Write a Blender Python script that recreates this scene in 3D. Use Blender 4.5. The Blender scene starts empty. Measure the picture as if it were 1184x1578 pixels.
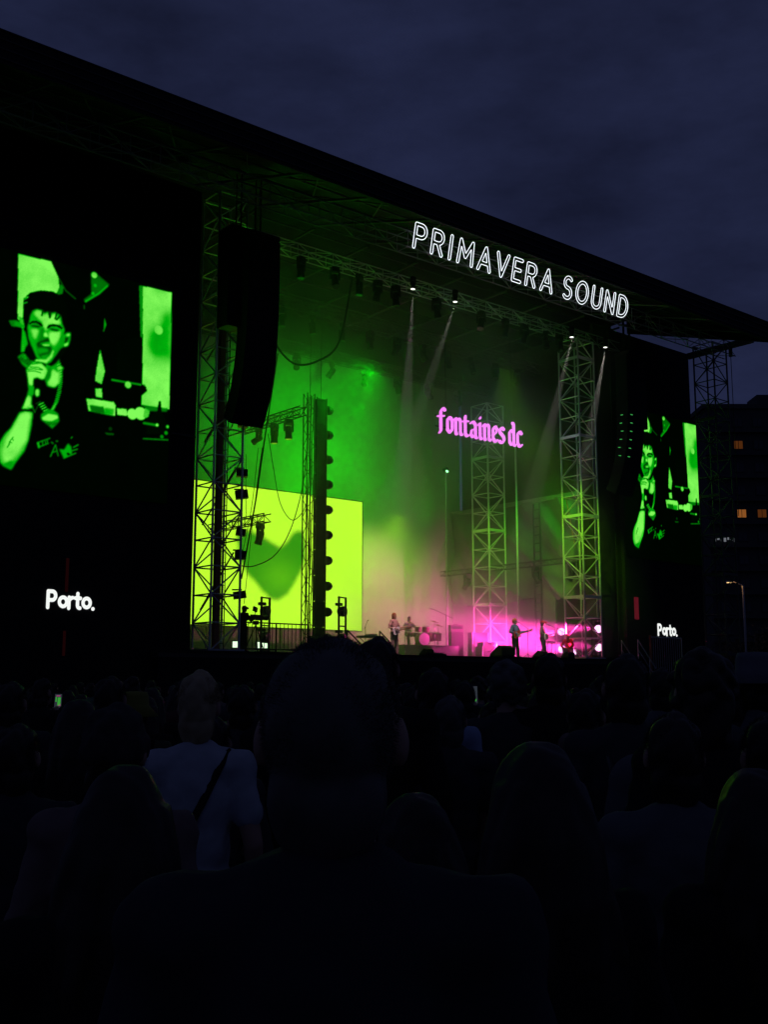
import bpy, bmesh, math, random
import numpy as np
from mathutils import Vector, Matrix, Quaternion

R = math.radians
SC = bpy.context.scene
COL = SC.collection
random.seed(11)
RNG = np.random.default_rng(7)

# ------------------------------------------------------------------ camera, sky, light
cam_d = bpy.data.cameras.new('camera')
cam = bpy.data.objects.new('camera', cam_d)
COL.objects.link(cam)
cam.location = (0, 0, 1.75)
cam.rotation_euler = (R(90 + 8.794), 0, R(-40))
cam_d.sensor_fit = 'VERTICAL'
cam_d.sensor_height = 36
cam_d.lens = 36 * 1700 / 1578
cam_d.clip_start = 0.05
cam_d.clip_end = 3000
SC.camera = cam

world = bpy.data.worlds.new('World')
SC.world = world
world.use_nodes = True
wn, wl = world.node_tree.nodes, world.node_tree.links
bg = wn['Background']
sky = wn.new('ShaderNodeTexSky')
sky.sky_type = 'NISHITA'
sky.sun_disc = False
sky.sun_elevation = R(-4.0)          # dusk: the sun is below the horizon
sky.sun_rotation = R(200)
sky.altitude = 50
sky.air_density = 1.0
sky.dust_density = 1.0
sky.ozone_density = 3.0
tc = wn.new('ShaderNodeTexCoord')
mp = wn.new('ShaderNodeMapping')
mp.inputs['Scale'].default_value = (1.6, 1.6, 4.0)
cn = wn.new('ShaderNodeTexNoise')
cn.inputs['Scale'].default_value = 3.0
cn.inputs['Detail'].default_value = 6
cn.inputs['Roughness'].default_value = .58
cr = wn.new('ShaderNodeMapRange')
cr.inputs['From Min'].default_value = .3
cr.inputs['From Max'].default_value = .7
cr.inputs['To Min'].default_value = .62
cr.inputs['To Max'].default_value = 1.4
SKY_CLOUD = (.0128, .0165, .046, 1)   # overcast dusk blue of the cloud deck
mixc = wn.new('ShaderNodeMix'); mixc.data_type = 'RGBA'; mixc.blend_type = 'MULTIPLY'
mixc.inputs[0].default_value = 1.0
mixc.inputs[7].default_value = SKY_CLOUD
adds = wn.new('ShaderNodeMix'); adds.data_type = 'RGBA'; adds.blend_type = 'ADD'
adds.inputs[0].default_value = .25
wl.new(tc.outputs['Generated'], mp.inputs['Vector'])
wl.new(mp.outputs['Vector'], cn.inputs['Vector'])
wl.new(cn.outputs['Fac'], cr.inputs['Value'])
wl.new(cr.outputs['Result'], mixc.inputs[6])
wl.new(mixc.outputs[2], adds.inputs[6])
skys = wn.new('ShaderNodeMix'); skys.data_type = 'RGBA'; skys.blend_type = 'MULTIPLY'
skys.inputs[0].default_value = 1.0
skys.inputs[7].default_value = (.05, .05, .05, 1)
wl.new(sky.outputs['Color'], skys.inputs[6])
wl.new(skys.outputs[2], adds.inputs[7])
wl.new(adds.outputs[2], bg.inputs['Color'])
bg.inputs['Strength'].default_value = 0.93

SC.view_settings.view_transform = 'Standard'
SC.view_settings.look = 'None'
SC.view_settings.exposure = 0
SC.view_settings.gamma = 1
SC.view_settings.use_curve_mapping = False
SC.cycles.use_denoising = True
try:
    SC.cycles.denoiser = 'OPENIMAGEDENOISE'
except Exception:
    pass
SC.cycles.max_bounces = 5
SC.cycles.diffuse_bounces = 2
SC.cycles.glossy_bounces = 2
SC.cycles.transmission_bounces = 4
SC.cycles.volume_bounces = 1
SC.cycles.transparent_max_bounces = 8
SC.cycles.sample_clamp_indirect = 4
SC.cycles.use_adaptive_sampling = True
SC.cycles.adaptive_threshold = .02

FLOOR = 2.85        # height of the stage deck above the field


def lamp(name, loc, target, color, energy, size=40, blend=.6, radius=.1, kind='SPOT'):
    d = bpy.data.lights.new(name, kind)
    d.energy = energy
    d.color = color
    if kind == 'SPOT':
        d.spot_size = R(size); d.spot_blend = blend
    d.shadow_soft_size = radius
    o = bpy.data.objects.new(name, d)
    COL.objects.link(o)
    o.location = loc
    v = Vector(target) - Vector(loc)
    o.rotation_euler = v.to_track_quat('-Z', 'Y').to_euler()
    return o


# lamps of the stage, with unseen lights added to brighten parts of it
GREEN, YELGREEN, PINK, WHITE = (0, 1, .004), (.42, 1, .01), (1, .035, .40), (1, .93, .82)
lamp('green_wash_lamp', (30.2, 36.6, 15.6), (32.4, 45.4, 12.8), GREEN, 6200, 100, 1, .3)
lamp('green_wash_lamp', (33.0, 41.0, 15.5), (35.0, 45.4, 10.5), GREEN, 2000, 96, 1, .3)
lamp('green_wash_lamp', (28.6, 41.2, 9.0), (24.5, 30.0, 19.5), GREEN, 1500, 70, 1, .3)  # added unseen uplights, standing in for stage glow on the roof trusses
lamp('green_wash_lamp', (36.5, 41.2, 9.5), (37, 30.0, 19.5), GREEN, 600, 80, 1, .3)
lamp('yellow_green_lamp', (35.4, 41.0, 10.0), (38.0, 45.4, 6.0), YELGREEN, 3600, 90, 1, .4)  # added, no fixture here: brightens the haze right of the video wall
lamp('green_side_lamp', (30.0, 29.2, 17.0), (40.7, 34.6, 8.8), (.30, 1, 0), 17000, 19, 1, .1)  # added unseen spots that tint the right-hand towers yellow green
lamp('green_side_lamp', (31.5, 29.2, 17.0), (41.6, 40.6, 8.2), (.26, 1, 0), 12500, 17, 1, .1)
lamp('green_drape_lamp', (41.9, 35.4, 12.0), (43.0, 40.0, 8.0), (.02, 1, .01), 900, 80, 1, 1.0)  # added unseen light grazing the side drape to show its folds
lamp('pink_flood_lamp', (41.15, 33.72, 4.32), (36.0, 41.0, 3.7), PINK, 12000, 32, .7, .12)
lamp('pink_flood_lamp', (41.15, 33.72, 3.45), (38.0, 41.5, 3.9), PINK, 7500, 40, .7, .12)
lamp('pink_flood_lamp', (42.1, 36.6, 4.32), (37.5, 42.0, 3.9), PINK, 5600, 40, .7, .12)
lamp('pink_flood_lamp', (42.1, 36.6, 3.45), (39.0, 41.5, 3.7), PINK, 4500, 40, .7, .12)
lamp('pink_flood_lamp', (41.1, 33.72, 4.32), (34.6, 39.2, 4.1), PINK, 21000, 22, .7, .12)
lamp('pink_floor_lamp', (38.9, 37.0, 3.30), (38.3, 41.0, 3.8), PINK, 9500, 46, .8, .12)
lamp('pink_floor_lamp', (42.0, 35.8, 3.30), (40.6, 39.0, 4.0), PINK, 17000, 46, .8, .12)
lamp('pink_floor_lamp', (43.0, 36.2, 3.30), (42.0, 39.0, 3.8), PINK, 12000, 48, .9, .12)
lamp('pink_floor_lamp', (39.6, 38.6, 3.2), (42, 42, 4.2), PINK, 7000, 76, .8, .12)
for loc, aim, e in (((29.19, 32.9, 17.86), (28.64, 32.7, 12.97), 1600), ((31.62, 32.9, 17.86), (30.11, 32.7, 14.6), 800), ((39.26, 32.9, 17.86), (37.9, 32.7, 14.77), 1300), ((41.76, 32.9, 17.86), (40.37, 32.7, 14.12), 1700)):
    lamp('white_beam_lamp', loc, aim, WHITE, e * 4.2, 6.4, .35, .02)
lamp('front_key_lamp', (33.0, 28.9, 17.2), (38.2, 35.0, 3.9), (1, .80, .62), 9000, 13, .8, .1)  # added unseen spots that brighten the band from the front
lamp('front_key_lamp', (27.0, 28.9, 17.2), (30.2, 35.1, 3.9), (1, .52, .58), 11000, 9, .8, .1)

# ------------------------------------------------------------------ materials


def mat(name, col, rough=.6, metal=0., var=.25, scale=6., emit=None, es=1., bump=0., alpha=None, spec=None):
    m = bpy.data.materials.new(name)
    m.use_nodes = True
    n, l = m.node_tree.nodes, m.node_tree.links
    b = n['Principled BSDF']
    b.inputs['Roughness'].default_value = rough
    b.inputs['Metallic'].default_value = metal
    if max(col) < .03 and spec is None:
        spec = .15
    if spec is not None:
        b.inputs['Specular IOR Level'].default_value = spec
    t = n.new('ShaderNodeTexCoord')
    nz = n.new('ShaderNodeTexNoise')
    nz.inputs['Scale'].default_value = scale
    nz.inputs['Detail'].default_value = 4
    l.new(t.outputs['Object'], nz.inputs['Vector'])
    mx = n.new('ShaderNodeMix'); mx.data_type = 'RGBA'
    mx.inputs[6].default_value = (*[c * (1 - var) for c in col], 1)
    mx.inputs[7].default_value = (*[min(1, c * (1 + var)) for c in col], 1)
    l.new(nz.outputs['Fac'], mx.inputs[0])
    l.new(mx.outputs[2], b.inputs['Base Color'])
    if bump:
        bp = n.new('ShaderNodeBump')
        bp.inputs['Strength'].default_value = bump
        bp.inputs['Distance'].default_value = .02
        l.new(nz.outputs['Fac'], bp.inputs['Height'])
        l.new(bp.outputs['Normal'], b.inputs['Normal'])
    if emit:
        b.inputs['Emission Color'].default_value = (*emit, 1)
        b.inputs['Emission Strength'].default_value = es
    if alpha:
        b.inputs['Alpha'].default_value = alpha
    return m


def emat(name, col, s=1.):
    m = bpy.data.materials.new(name)
    m.use_nodes = True
    n, l = m.node_tree.nodes, m.node_tree.links
    n.remove(n['Principled BSDF'])
    e = n.new('ShaderNodeEmission')
    e.inputs['Color'].default_value = (*col, 1)
    e.inputs['Strength'].default_value = s
    l.new(e.outputs[0], n['Material Output'].inputs[0])
    return m


def screen_mat(name, s=1.):
    m = emat(name, (0, 0, 0), s)
    n, l = m.node_tree.nodes, m.node_tree.links
    a = n.new('ShaderNodeAttribute'); a.attribute_name = 'Col'
    e = [x for x in n if x.type == 'EMISSION'][0]
    l.new(a.outputs['Color'], e.inputs['Color'])
    return m


M = dict(
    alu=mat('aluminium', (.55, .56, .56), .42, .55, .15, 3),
    steel=mat('galvanised_steel', (.42, .43, .44), .45, .5, .2, 3),
    blackmetal=mat('black_metal', (.018, .018, .019), .5, .2, .3, 5),
    blackcloth=mat('black_cloth', (.016, .016, .018), .95, 0, .3, 2, bump=.3),
    drape=mat('grey_drape', (.085, .088, .085), .9, 0, .35, 1.2, bump=.3),
    cyc=mat('backdrop_cloth', (.22, .22, .22), .9, 0, .06, .6),
    cabinet=mat('speaker_paint', (.008, .008, .009), .55, 0, .3, 9, bump=.3),
    grille=mat('speaker_grille', (.012, .012, .013), .6, .3, .3, 40),
    roof=mat('roof_sheet', (.016, .016, .017), .75, 0, .35, .8),
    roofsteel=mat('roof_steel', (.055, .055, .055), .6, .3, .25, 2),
    deck=mat('deck_plywood', (.03, .028, .026), .6, 0, .35, 2),
    ground=mat('trampled_grass', (.035, .038, .022), .95, 0, .5, 1.5, bump=.6),
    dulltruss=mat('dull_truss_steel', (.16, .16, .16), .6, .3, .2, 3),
    ladder=mat('rusty_ratchet', (.28, .12, .06), .7, 0, .3, 5),
    skin=mat('skin', (.42, .25, .18), .55, 0, .12, 12),
    hairdark=mat('dark_hair', (.022, .016, .012), .5, 0, .4, 25, spec=.35),
    hairgrey=mat('grey_hair', (.085, .08, .072), .6, 0, .4, 25),
    hairblond=mat('blond_hair', (.36, .28, .15), .6, 0, .4, 25),
    hairred=mat('ginger_hair', (.45, .14, .04), .6, 0, .4, 25),
    rubber=mat('black_rubber', (.012, .012, .012), .8),
    case=mat('flight_case', (.11, .10, .10), .5, 0, .3, 4),
    amp=mat('amp_tolex', (.26, .22, .22), .7, 0, .3, 15),
    chrome=mat('chrome', (.7, .7, .7), .2, 1, .1, 5),
    drumred=mat('drum_shell', (.35, .22, .2), .3, 0, .2, 5),
    drumskin=mat('drum_skin', (.75, .74, .7), .5, 0, .1, 5),
    brass=mat('cymbal_brass', (.6, .45, .15), .3, .9, .2, 9),
    white=mat('white_paint', (.78, .78, .76), .35, 0, .08, 5),
    guitarred=mat('red_lacquer', (.45, .04, .03), .25, 0, .2, 4),
    wood=mat('maple_neck', (.35, .2, .1), .4, 0, .2, 12),
    glass=mat('lens_glass', (.03, .03, .035), .08, 0, .1, 3),
    plaster=mat('building_plaster', (.07, .068, .066), .9, 0, .2, .3),
    pane_dark=mat('dark_pane', (.02, .022, .03), .1, 0, .2, 2),
    pane_lit=emat('lit_pane', (1, .33, .07), .24),
    pane_dim=emat('dim_pane', (1, .28, .06), .07),
    lampglow=emat('street_lamp_glow', (1, .62, .25), 1.5),
    neon=emat('white_neon', (.86, .93, 1), 1.5),
    pinksign=emat('pink_sign_light', (1, .23, 1), 1.15),
    bluesign=emat('blue_sign_edge', (.18, .10, .8), .8),
    whitetext=emat('white_screen_text', (.92, .95, .92), 1.),
    pinkbulb=emat('pink_lamp_face', (1, .45, .85), 2.2),
    greenbulb=emat('green_lamp_face', (.3, 1, .45), 2.5),
    whitebulb=emat('white_lamp_face', (1, .97, .9), 2.2),
    strobe=emat('pale_green_lamp_face', (.72, 1, .65), 1.4),
    crimson=emat('crimson_strip_light', (.25, .015, .03), .35),
    dullred=emat('dull_red_strip_light', (.25, .03, .04), .03),
    phone=emat('phone_screen', (.5, .6, .8), .05),
    phonepic=emat('phone_picture_green', (.1, .9, .1), .35),
    phonepink=emat('phone_picture_pink', (1, .2, .6), .25),
    led=emat('green_glint', (.12, 1, .2), .35),
    cup=mat('clear_plastic_cup', (.75, .78, .85), .3, 0, .05, 5),
    leaf=mat('leaves', (.07, .06, .03), .8, 0, .4, 8),
    bark=mat('bark', (.08, .06, .04), .9, 0, .4, 8),
)


def cloth(name, c):
    k = 'cl_' + name
    if k not in M:
        M[k] = mat(name + '_fabric', c, .9, 0, .18, 14, bump=.25)
    return M[k]


# ------------------------------------------------------------------ helpers


def link(o, parent=None):
    COL.objects.link(o)
    if parent:
        o.parent = parent
    return o


def thing(name, label, cat, loc=(0, 0, 0), rotz=0., group=None):
    o = bpy.data.objects.new(name, None)
    COL.objects.link(o)
    o.location = loc
    o.rotation_euler = (0, 0, rotz)
    o['label'] = label
    o['category'] = cat
    if group:
        o['group'] = group
    return o


def tag(o, label, cat, group=None):
    o['label'] = label
    o['category'] = cat
    if group:
        o['group'] = group
    return o


class MB:
    def __init__(s):
        s.v, s.f = [], []

    def add(s, vs, fs):
        k = len(s.v)
        s.v += [tuple(p) for p in vs]
        s.f += [tuple(i + k for i in q) for q in fs]
        return s

    def box(s, c, d, rot=None, taper=1.):
        x, y, z = d[0] / 2, d[1] / 2, d[2] / 2
        vs = [Vector((i * x * (taper if k > 0 else 1), j * y * (taper if k > 0 else 1), k * z)) for k in (-1, 1) for j in (-1, 1) for i in (-1, 1)]
        if rot is not None:
            vs = [rot @ p for p in vs]
        c = Vector(c)
        return s.add([p + c for p in vs], [(0, 2, 3, 1), (4, 5, 7, 6), (0, 1, 5, 4), (2, 6, 7, 3), (0, 4, 6, 2), (1, 3, 7, 5)])

    def cyl(s, a, b, r0, r1=None, n=10, caps=True):
        r1 = r0 if r1 is None else r1
        a, b = Vector(a), Vector(b)
        q = (b - a).to_track_quat('Z', 'Y')
        vs = []
        for p, r in ((a, r0), (b, r1)):
            for i in range(n):
                t = 2 * math.pi * i / n
                vs.append(p + q @ Vector((r * math.cos(t), r * math.sin(t), 0)))
        fs = [(i, (i + 1) % n, n + (i + 1) % n, n + i) for i in range(n)]
        if caps:
            fs += [tuple(range(n - 1, -1, -1)), tuple(range(n, 2 * n))]
        return s.add(vs, fs)

    def lathe(s, prof, c=(0, 0, 0), rot=None, n=16):
        vs = []
        for r, z in prof:
            for i in range(n):
                t = 2 * math.pi * i / n
                p = Vector((r * math.cos(t), r * math.sin(t), z))
                vs.append((rot @ p if rot is not None else p) + Vector(c))
        fs = []
        for k in range(len(prof) - 1):
            for i in range(n):
                j = (i + 1) % n
                fs.append((k * n + i, k * n + j, (k + 1) * n + j, (k + 1) * n + i))
        fs.append(tuple(range(n - 1, -1, -1)))
        fs.append(tuple((len(prof) - 1) * n + i for i in range(n)))
        return s.add(vs, fs)

    def ell(s, c, r, rot=None, nu=14, nv=9):
        prof = [(max(1e-3, math.sin(math.pi * k / nv)), -math.cos(math.pi * k / nv)) for k in range(nv + 1)]
        sc = Matrix.Diagonal(Vector(r))
        m = (rot @ sc) if rot is not None else sc
        return s.lathe(prof, c, m, nu)

    def cap(s, a, b, ra, rb, n=10):
        a, b = Vector(a), Vector(b)
        d = b - a
        L = max(d.length, 1e-4)
        q = d.to_track_quat('Z', 'Y').to_matrix()
        prof = []
        for k in range(5):
            t = math.pi / 2 * k / 4
            prof.append((max(1e-3, ra * math.sin(t)), -ra * math.cos(t)))
        for k in range(5):
            t = math.pi / 2 * k / 4
            prof.append((max(1e-3, rb * math.cos(t)), L + rb * math.sin(t)))
        return s.lathe(prof, a, q, n)

    def tube(s, pts, r, n=6, closed=False):
        pts = [Vector(p) for p in pts]
        m = len(pts)
        vs = []
        for i, p in enumerate(pts):
            a = pts[i - 1] if (i > 0 or closed) else p
            b = pts[(i + 1) % m] if (i < m - 1 or closed) else p
            t = (b - a)
            if t.length < 1e-9:
                t = Vector((0, 0, 1))
            t.normalize()
            u = t.orthogonal() if abs(t.y) > .9 else t.cross(Vector((0, 1, 0)))
            u.normalize()
            w = t.cross(u)
            rr = r[i] if isinstance(r, (list, tuple)) else r
            for k in range(n):
                g = 2 * math.pi * k / n
                vs.append(p + u * (rr * math.cos(g)) + w * (rr * math.sin(g)))
        fs = []
        for i in range(m if closed else m - 1):
            j = (i + 1) % m
            for k in range(n):
                l = (k + 1) % n
                fs.append((i * n + k, i * n + l, j * n + l, j * n + k))
        if not closed:
            fs += [tuple(range(n - 1, -1, -1)), tuple((m - 1) * n + k for k in range(n))]
        return s.add(vs, fs)

    def prism(s, pts, d, c=(0, 0, 0)):
        """outline in X-Z, thickness d along Y"""
        n = len(pts)
        vs = [(c[0] + x, c[1] - d / 2, c[2] + z) for x, z in pts] + [(c[0] + x, c[1] + d / 2, c[2] + z) for x, z in pts]
        fs = [tuple(range(n)), tuple(range(2 * n - 1, n - 1, -1))] + [(i, n + i, n + (i + 1) % n, (i + 1) % n) for i in range(n)]
        return s.add(vs, fs)

    def mesh(s, name, m=None, smooth=False):
        me = bpy.data.meshes.new(name)
        me.from_pydata(s.v, [], s.f)
        if m:
            me.materials.append(m)
        if smooth:
            me.polygons.foreach_set('use_smooth', [True] * len(me.polygons))
        me.update()
        return me

    def build(s, name, m, parent=None, smooth=False, loc=None):
        o = bpy.data.objects.new(name, s.mesh(name, m, smooth))
        link(o, parent)
        if loc:
            o.location = loc
        return o


_bar = {}


def bar(parent, a, b, r, m, name='brace'):
    """one straight tube, its mesh shared by all tubes of that material"""
    if m.name not in _bar:
        _bar[m.name] = MB().cyl((0, 0, 0), (0, 0, 1), 1, 1, 8, False).mesh('tube_' + m.name, m, True)
    a, b = Vector(a), Vector(b)
    o = bpy.data.objects.new(name, _bar[m.name])
    link(o, parent)
    o.location = a
    o.rotation_mode = 'QUATERNION'
    o.rotation_quaternion = (b - a).to_track_quat('Z', 'Y')
    o.scale = (r, r, (b - a).length)
    return o


def copy_tree(o, parent=None):
    c = o.copy()
    COL.objects.link(c)
    if parent:
        c.parent = parent
    for ch in list(o.children):
        copy_tree(ch, c)
    return c


def structure(o):
    o['kind'] = 'structure'
    return o


# --- outlines of lettering: stroke skeletons -> field -> contour lines


def arc(cx, cy, rx, ry, a0, a1, n=14):
    return [(cx + rx * math.cos(R(a0 + (a1 - a0) * i / n)), cy + ry * math.sin(R(a0 + (a1 - a0) * i / n))) for i in range(n + 1)]


def seg_dist(polys, X, Y):
    D = np.full(X.shape, 9.)
    for pl in polys:
        for (x0, y0), (x1, y1) in zip(pl[:-1], pl[1:]):
            dx, dy = x1 - x0, y1 - y0
            t = np.clip(((X - x0) * dx + (Y - y0) * dy) / (dx * dx + dy * dy + 1e-9), 0, 1)
            D = np.minimum(D, np.hypot(X - x0 - t * dx, Y - y0 - t * dy))
    return D


def in_poly(pts, X, Y):
    inside = np.zeros(X.shape, bool)
    n = len(pts)
    for i in range(n):
        x0, y0 = pts[i]; x1, y1 = pts[(i + 1) % n]
        if y0 == y1:
            continue
        c = ((y0 > Y) != (y1 > Y)) & (X < (x1 - x0) * (Y - y0) / (y1 - y0) + x0)
        inside ^= c
    return inside


def blur(A, k):
    if k < 1:
        return A
    for ax in (0, 1):
        P = np.pad(A, [(k, k) if a == ax else (0, 0) for a in range(A.ndim)], mode='edge')
        S = np.zeros_like(A)
        for i in range(2 * k + 1):
            S += P[i:i + A.shape[0]] if ax == 0 else P[:, i:i + A.shape[1]]
        A = S / (2 * k + 1)
    return A


def contours(F, xs, ys, lev):
    """closed lines F = lev (F > lev inside) by marching squares"""
    ny, nx = F.shape
    pos, nxt = {}, {}

    def pt(j0, i0, j1, i1):
        k = (j0, i0, j1, i1) if (j0, i0) < (j1, i1) else (j1, i1, j0, i0)
        if k not in pos:
            a, b = F[k[0], k[1]], F[k[2], k[3]]
            t = (lev - a) / (b - a)
            pos[k] = (xs[k[1]] + t * (xs[k[3]] - xs[k[1]]), ys[k[0]] + t * (ys[k[2]] - ys[k[0]]))
        return k
    B = F > lev
    act = np.argwhere((B[:-1, :-1] != B[1:, 1:]) | (B[1:, :-1] != B[:-1, 1:]) | (B[:-1, :-1] != B[:-1, 1:]))
    for j, i in act:
        c = [(j, i), (j, i + 1), (j + 1, i + 1), (j + 1, i)]
        b = [B[p] for p in c]
        ins, outs = [], []
        for e in range(4):
            p, q = c[e], c[(e + 1) % 4]
            if b[e] and not b[(e + 1) % 4]:
                outs.append(pt(*p, *q))
            elif not b[e] and b[(e + 1) % 4]:
                ins.append(pt(*p, *q))
        for a, d in zip(outs, ins):
            nxt[a] = d
    res = []
    while nxt:
        k0 = next(iter(nxt)); k = k0; L = []
        while k in nxt:
            L.append(pos[k]); k = nxt.pop(k)
        if len(L) > 5:
            res.append(L)
    return res


def fill_mesh(name, loops, depth, m):
    """loops (x,z) -> extruded flat shape standing in X-Z, facing -Y"""
    cu = bpy.data.curves.new(name, 'CURVE')
    cu.dimensions = '2D'
    cu.fill_mode = 'BOTH'
    cu.extrude = depth / 2
    for L in loops:
        sp = cu.splines.new('POLY')
        sp.points.add(len(L) - 1)
        sp.points.foreach_set('co', [c for x, z in L for c in (x, z, 0, 1)])
        sp.use_cyclic_u = True
    o = bpy.data.objects.new(name, cu)
    COL.objects.link(o)
    dg = bpy.context.evaluated_depsgraph_get()
    me = bpy.data.meshes.new_from_object(o.evaluated_get(dg))
    bpy.data.objects.remove(o)
    bpy.data.curves.remove(cu)
    me.transform(Matrix.Rotation(R(90), 4, 'X'))
    me.name = name
    me.materials.clear()
    me.materials.append(m)
    return me


CAPS = {
    'P': (.62, [[(0, 0), (0, 1), (.3, 1)] + arc(.32, .73, .27, .27, 90, -90) + [(0, .46)]]),
    'R': (.64, [[(0, 0), (0, 1), (.3, 1)] + arc(.32, .74, .26, .26, 90, -90) + [(0, .48)], [(.3, .48), (.58, 0)]]),
    'I': (.12, [[(0.02, 0), (0.02, 1)]]),
    'M': (.86, [[(0, 0), (.06, 1), (.43, .3), (.80, 1), (.86, 0)]]),
    'A': (.74, [[(0, 0), (.37, 1), (.74, 0)], [(.13, .3), (.61, .3)]]),
    'V': (.70, [[(0, 1), (.35, 0), (.70, 1)]]),
    'E': (.50, [[(.5, 1), (0, 1), (0, 0), (.5, 0)], [(0, .52), (.44, .52)]]),
    'S': (.54, [arc(.27, .75, .25, .25, 40, 270) + arc(.27, .25, .27, .25, 90, -140)]),
    'O': (.80, [arc(.40, .5, .40, .5, 0, 360, 32)]),
    'U': (.62, [[(0, 1), (0, .3)] + arc(.31, .3, .31, .3, 180, 360) + [(.62, 1)]]),
    'N': (.62, [[(0, 0), (0, 1), (.62, 0), (.62, 1)]]),
    'D': (.66, [[(0, 0), (0, 1), (.22, 1)] + arc(.22, .5, .44, .5, 90, -90, 20) + [(0, 0)]]),
}
LOWER = {
    'P': (.62, CAPS['P'][1]),
    'o': (.56, [arc(.28, .35, .25, .26, 0, 360, 28)]),
    'r': (.34, [[(0, 0), (0, .62)], [(0, .36)] + arc(.26, .36, .26, .25, 180, 95, 8)]),
    't': (.36, [[(.13, .86), (.13, .22)] + arc(.28, .2, .15, .17, 180, 280, 8), [(-.04, .6), (.32, .6)]]),
    '.': (.16, [[(.05, 0.02), (.06, .02)]]),
}
BLACK = {   # broad-nib letters, x-height 1
    'f': (.62, [[(.1, -.1), (.24, .04), (.24, 1.22), (.42, 1.40), (.58, 1.26)], [(.0, .86), (.5, .94)]]),
    'o': (.66, [[(.14, .2), (.14, .78), (.32, .96), (.52, .78), (.52, .2), (.34, .02), (.14, .2)]]),
    'n': (.74, [[(.02, .82), (.15, .96), (.15, .1), (.24, .0)], [(.15, .78), (.4, .98), (.53, .84), (.53, .1), (.66, .02)]]),
    't': (.54, [[(.2, 1.22), (.2, .14), (.33, .0), (.48, .1)], [(.0, .86), (.46, .92)]]),
    'a': (.72, [[(.08, .82), (.3, .98), (.5, .82), (.5, .1), (.62, .0)], [(.5, .56), (.18, .44), (.12, .18), (.26, .02), (.5, .2)]]),
    'i': (.40, [[(.02, .82), (.17, .96), (.17, .1), (.3, .0)], [(.15, 1.22), (.22, 1.32)]]),
    'e': (.60, [[(.52, .16), (.34, .0), (.14, .2), (.14, .78), (.32, .97), (.5, .78), (.42, .6), (.16, .42)]]),
    's': (.62, [[(.5, .84), (.32, .98), (.12, .84), (.16, .64), (.46, .42), (.5, .18), (.28, .0), (.06, .14)]]),
    'd': (.72, [[(.4, 1.42), (.52, 1.3), (.52, .1), (.64, .0)], [(.52, .8), (.32, .96), (.14, .78), (.14, .2), (.32, .02), (.52, .2)]]),
    'c': (.58, [[(.52, .8), (.34, .97), (.14, .78), (.14, .2), (.34, .0), (.54, .16)]]),
    ' ': (.22, []),
}


def stroke_loops(polys, r, step=.025):
    xs = np.arange(-.3, 1.3, step); ys = np.arange(-.3, 1.35, step)
    X, Y = np.meshgrid(xs, ys)
    return contours(r - seg_dist(polys, X, Y), xs, ys, 0.0)


def nib_loops(polys, w=.20, ang=40, step=.02):
    xs = np.arange(-.3, 1.1, step); ys = np.arange(-.4, 1.8, step)
    X, Y = np.meshgrid(xs, ys)
    A = np.zeros(X.shape)
    nx, ny = w / 2 * math.cos(R(ang)), w / 2 * math.sin(R(ang))
    for pl in polys:
        for (x0, y0), (x1, y1) in zip(pl[:-1], pl[1:]):
            A = np.maximum(A, in_poly([(x0 - nx, y0 - ny), (x0 + nx, y0 + ny), (x1 + nx, y1 + ny), (x1 - nx, y1 - ny)], X, Y))
        A = np.maximum(A, (seg_dist([pl], X, Y) < .045))
    return contours(blur(A.astype(float), 1), xs, ys, .5)

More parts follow.
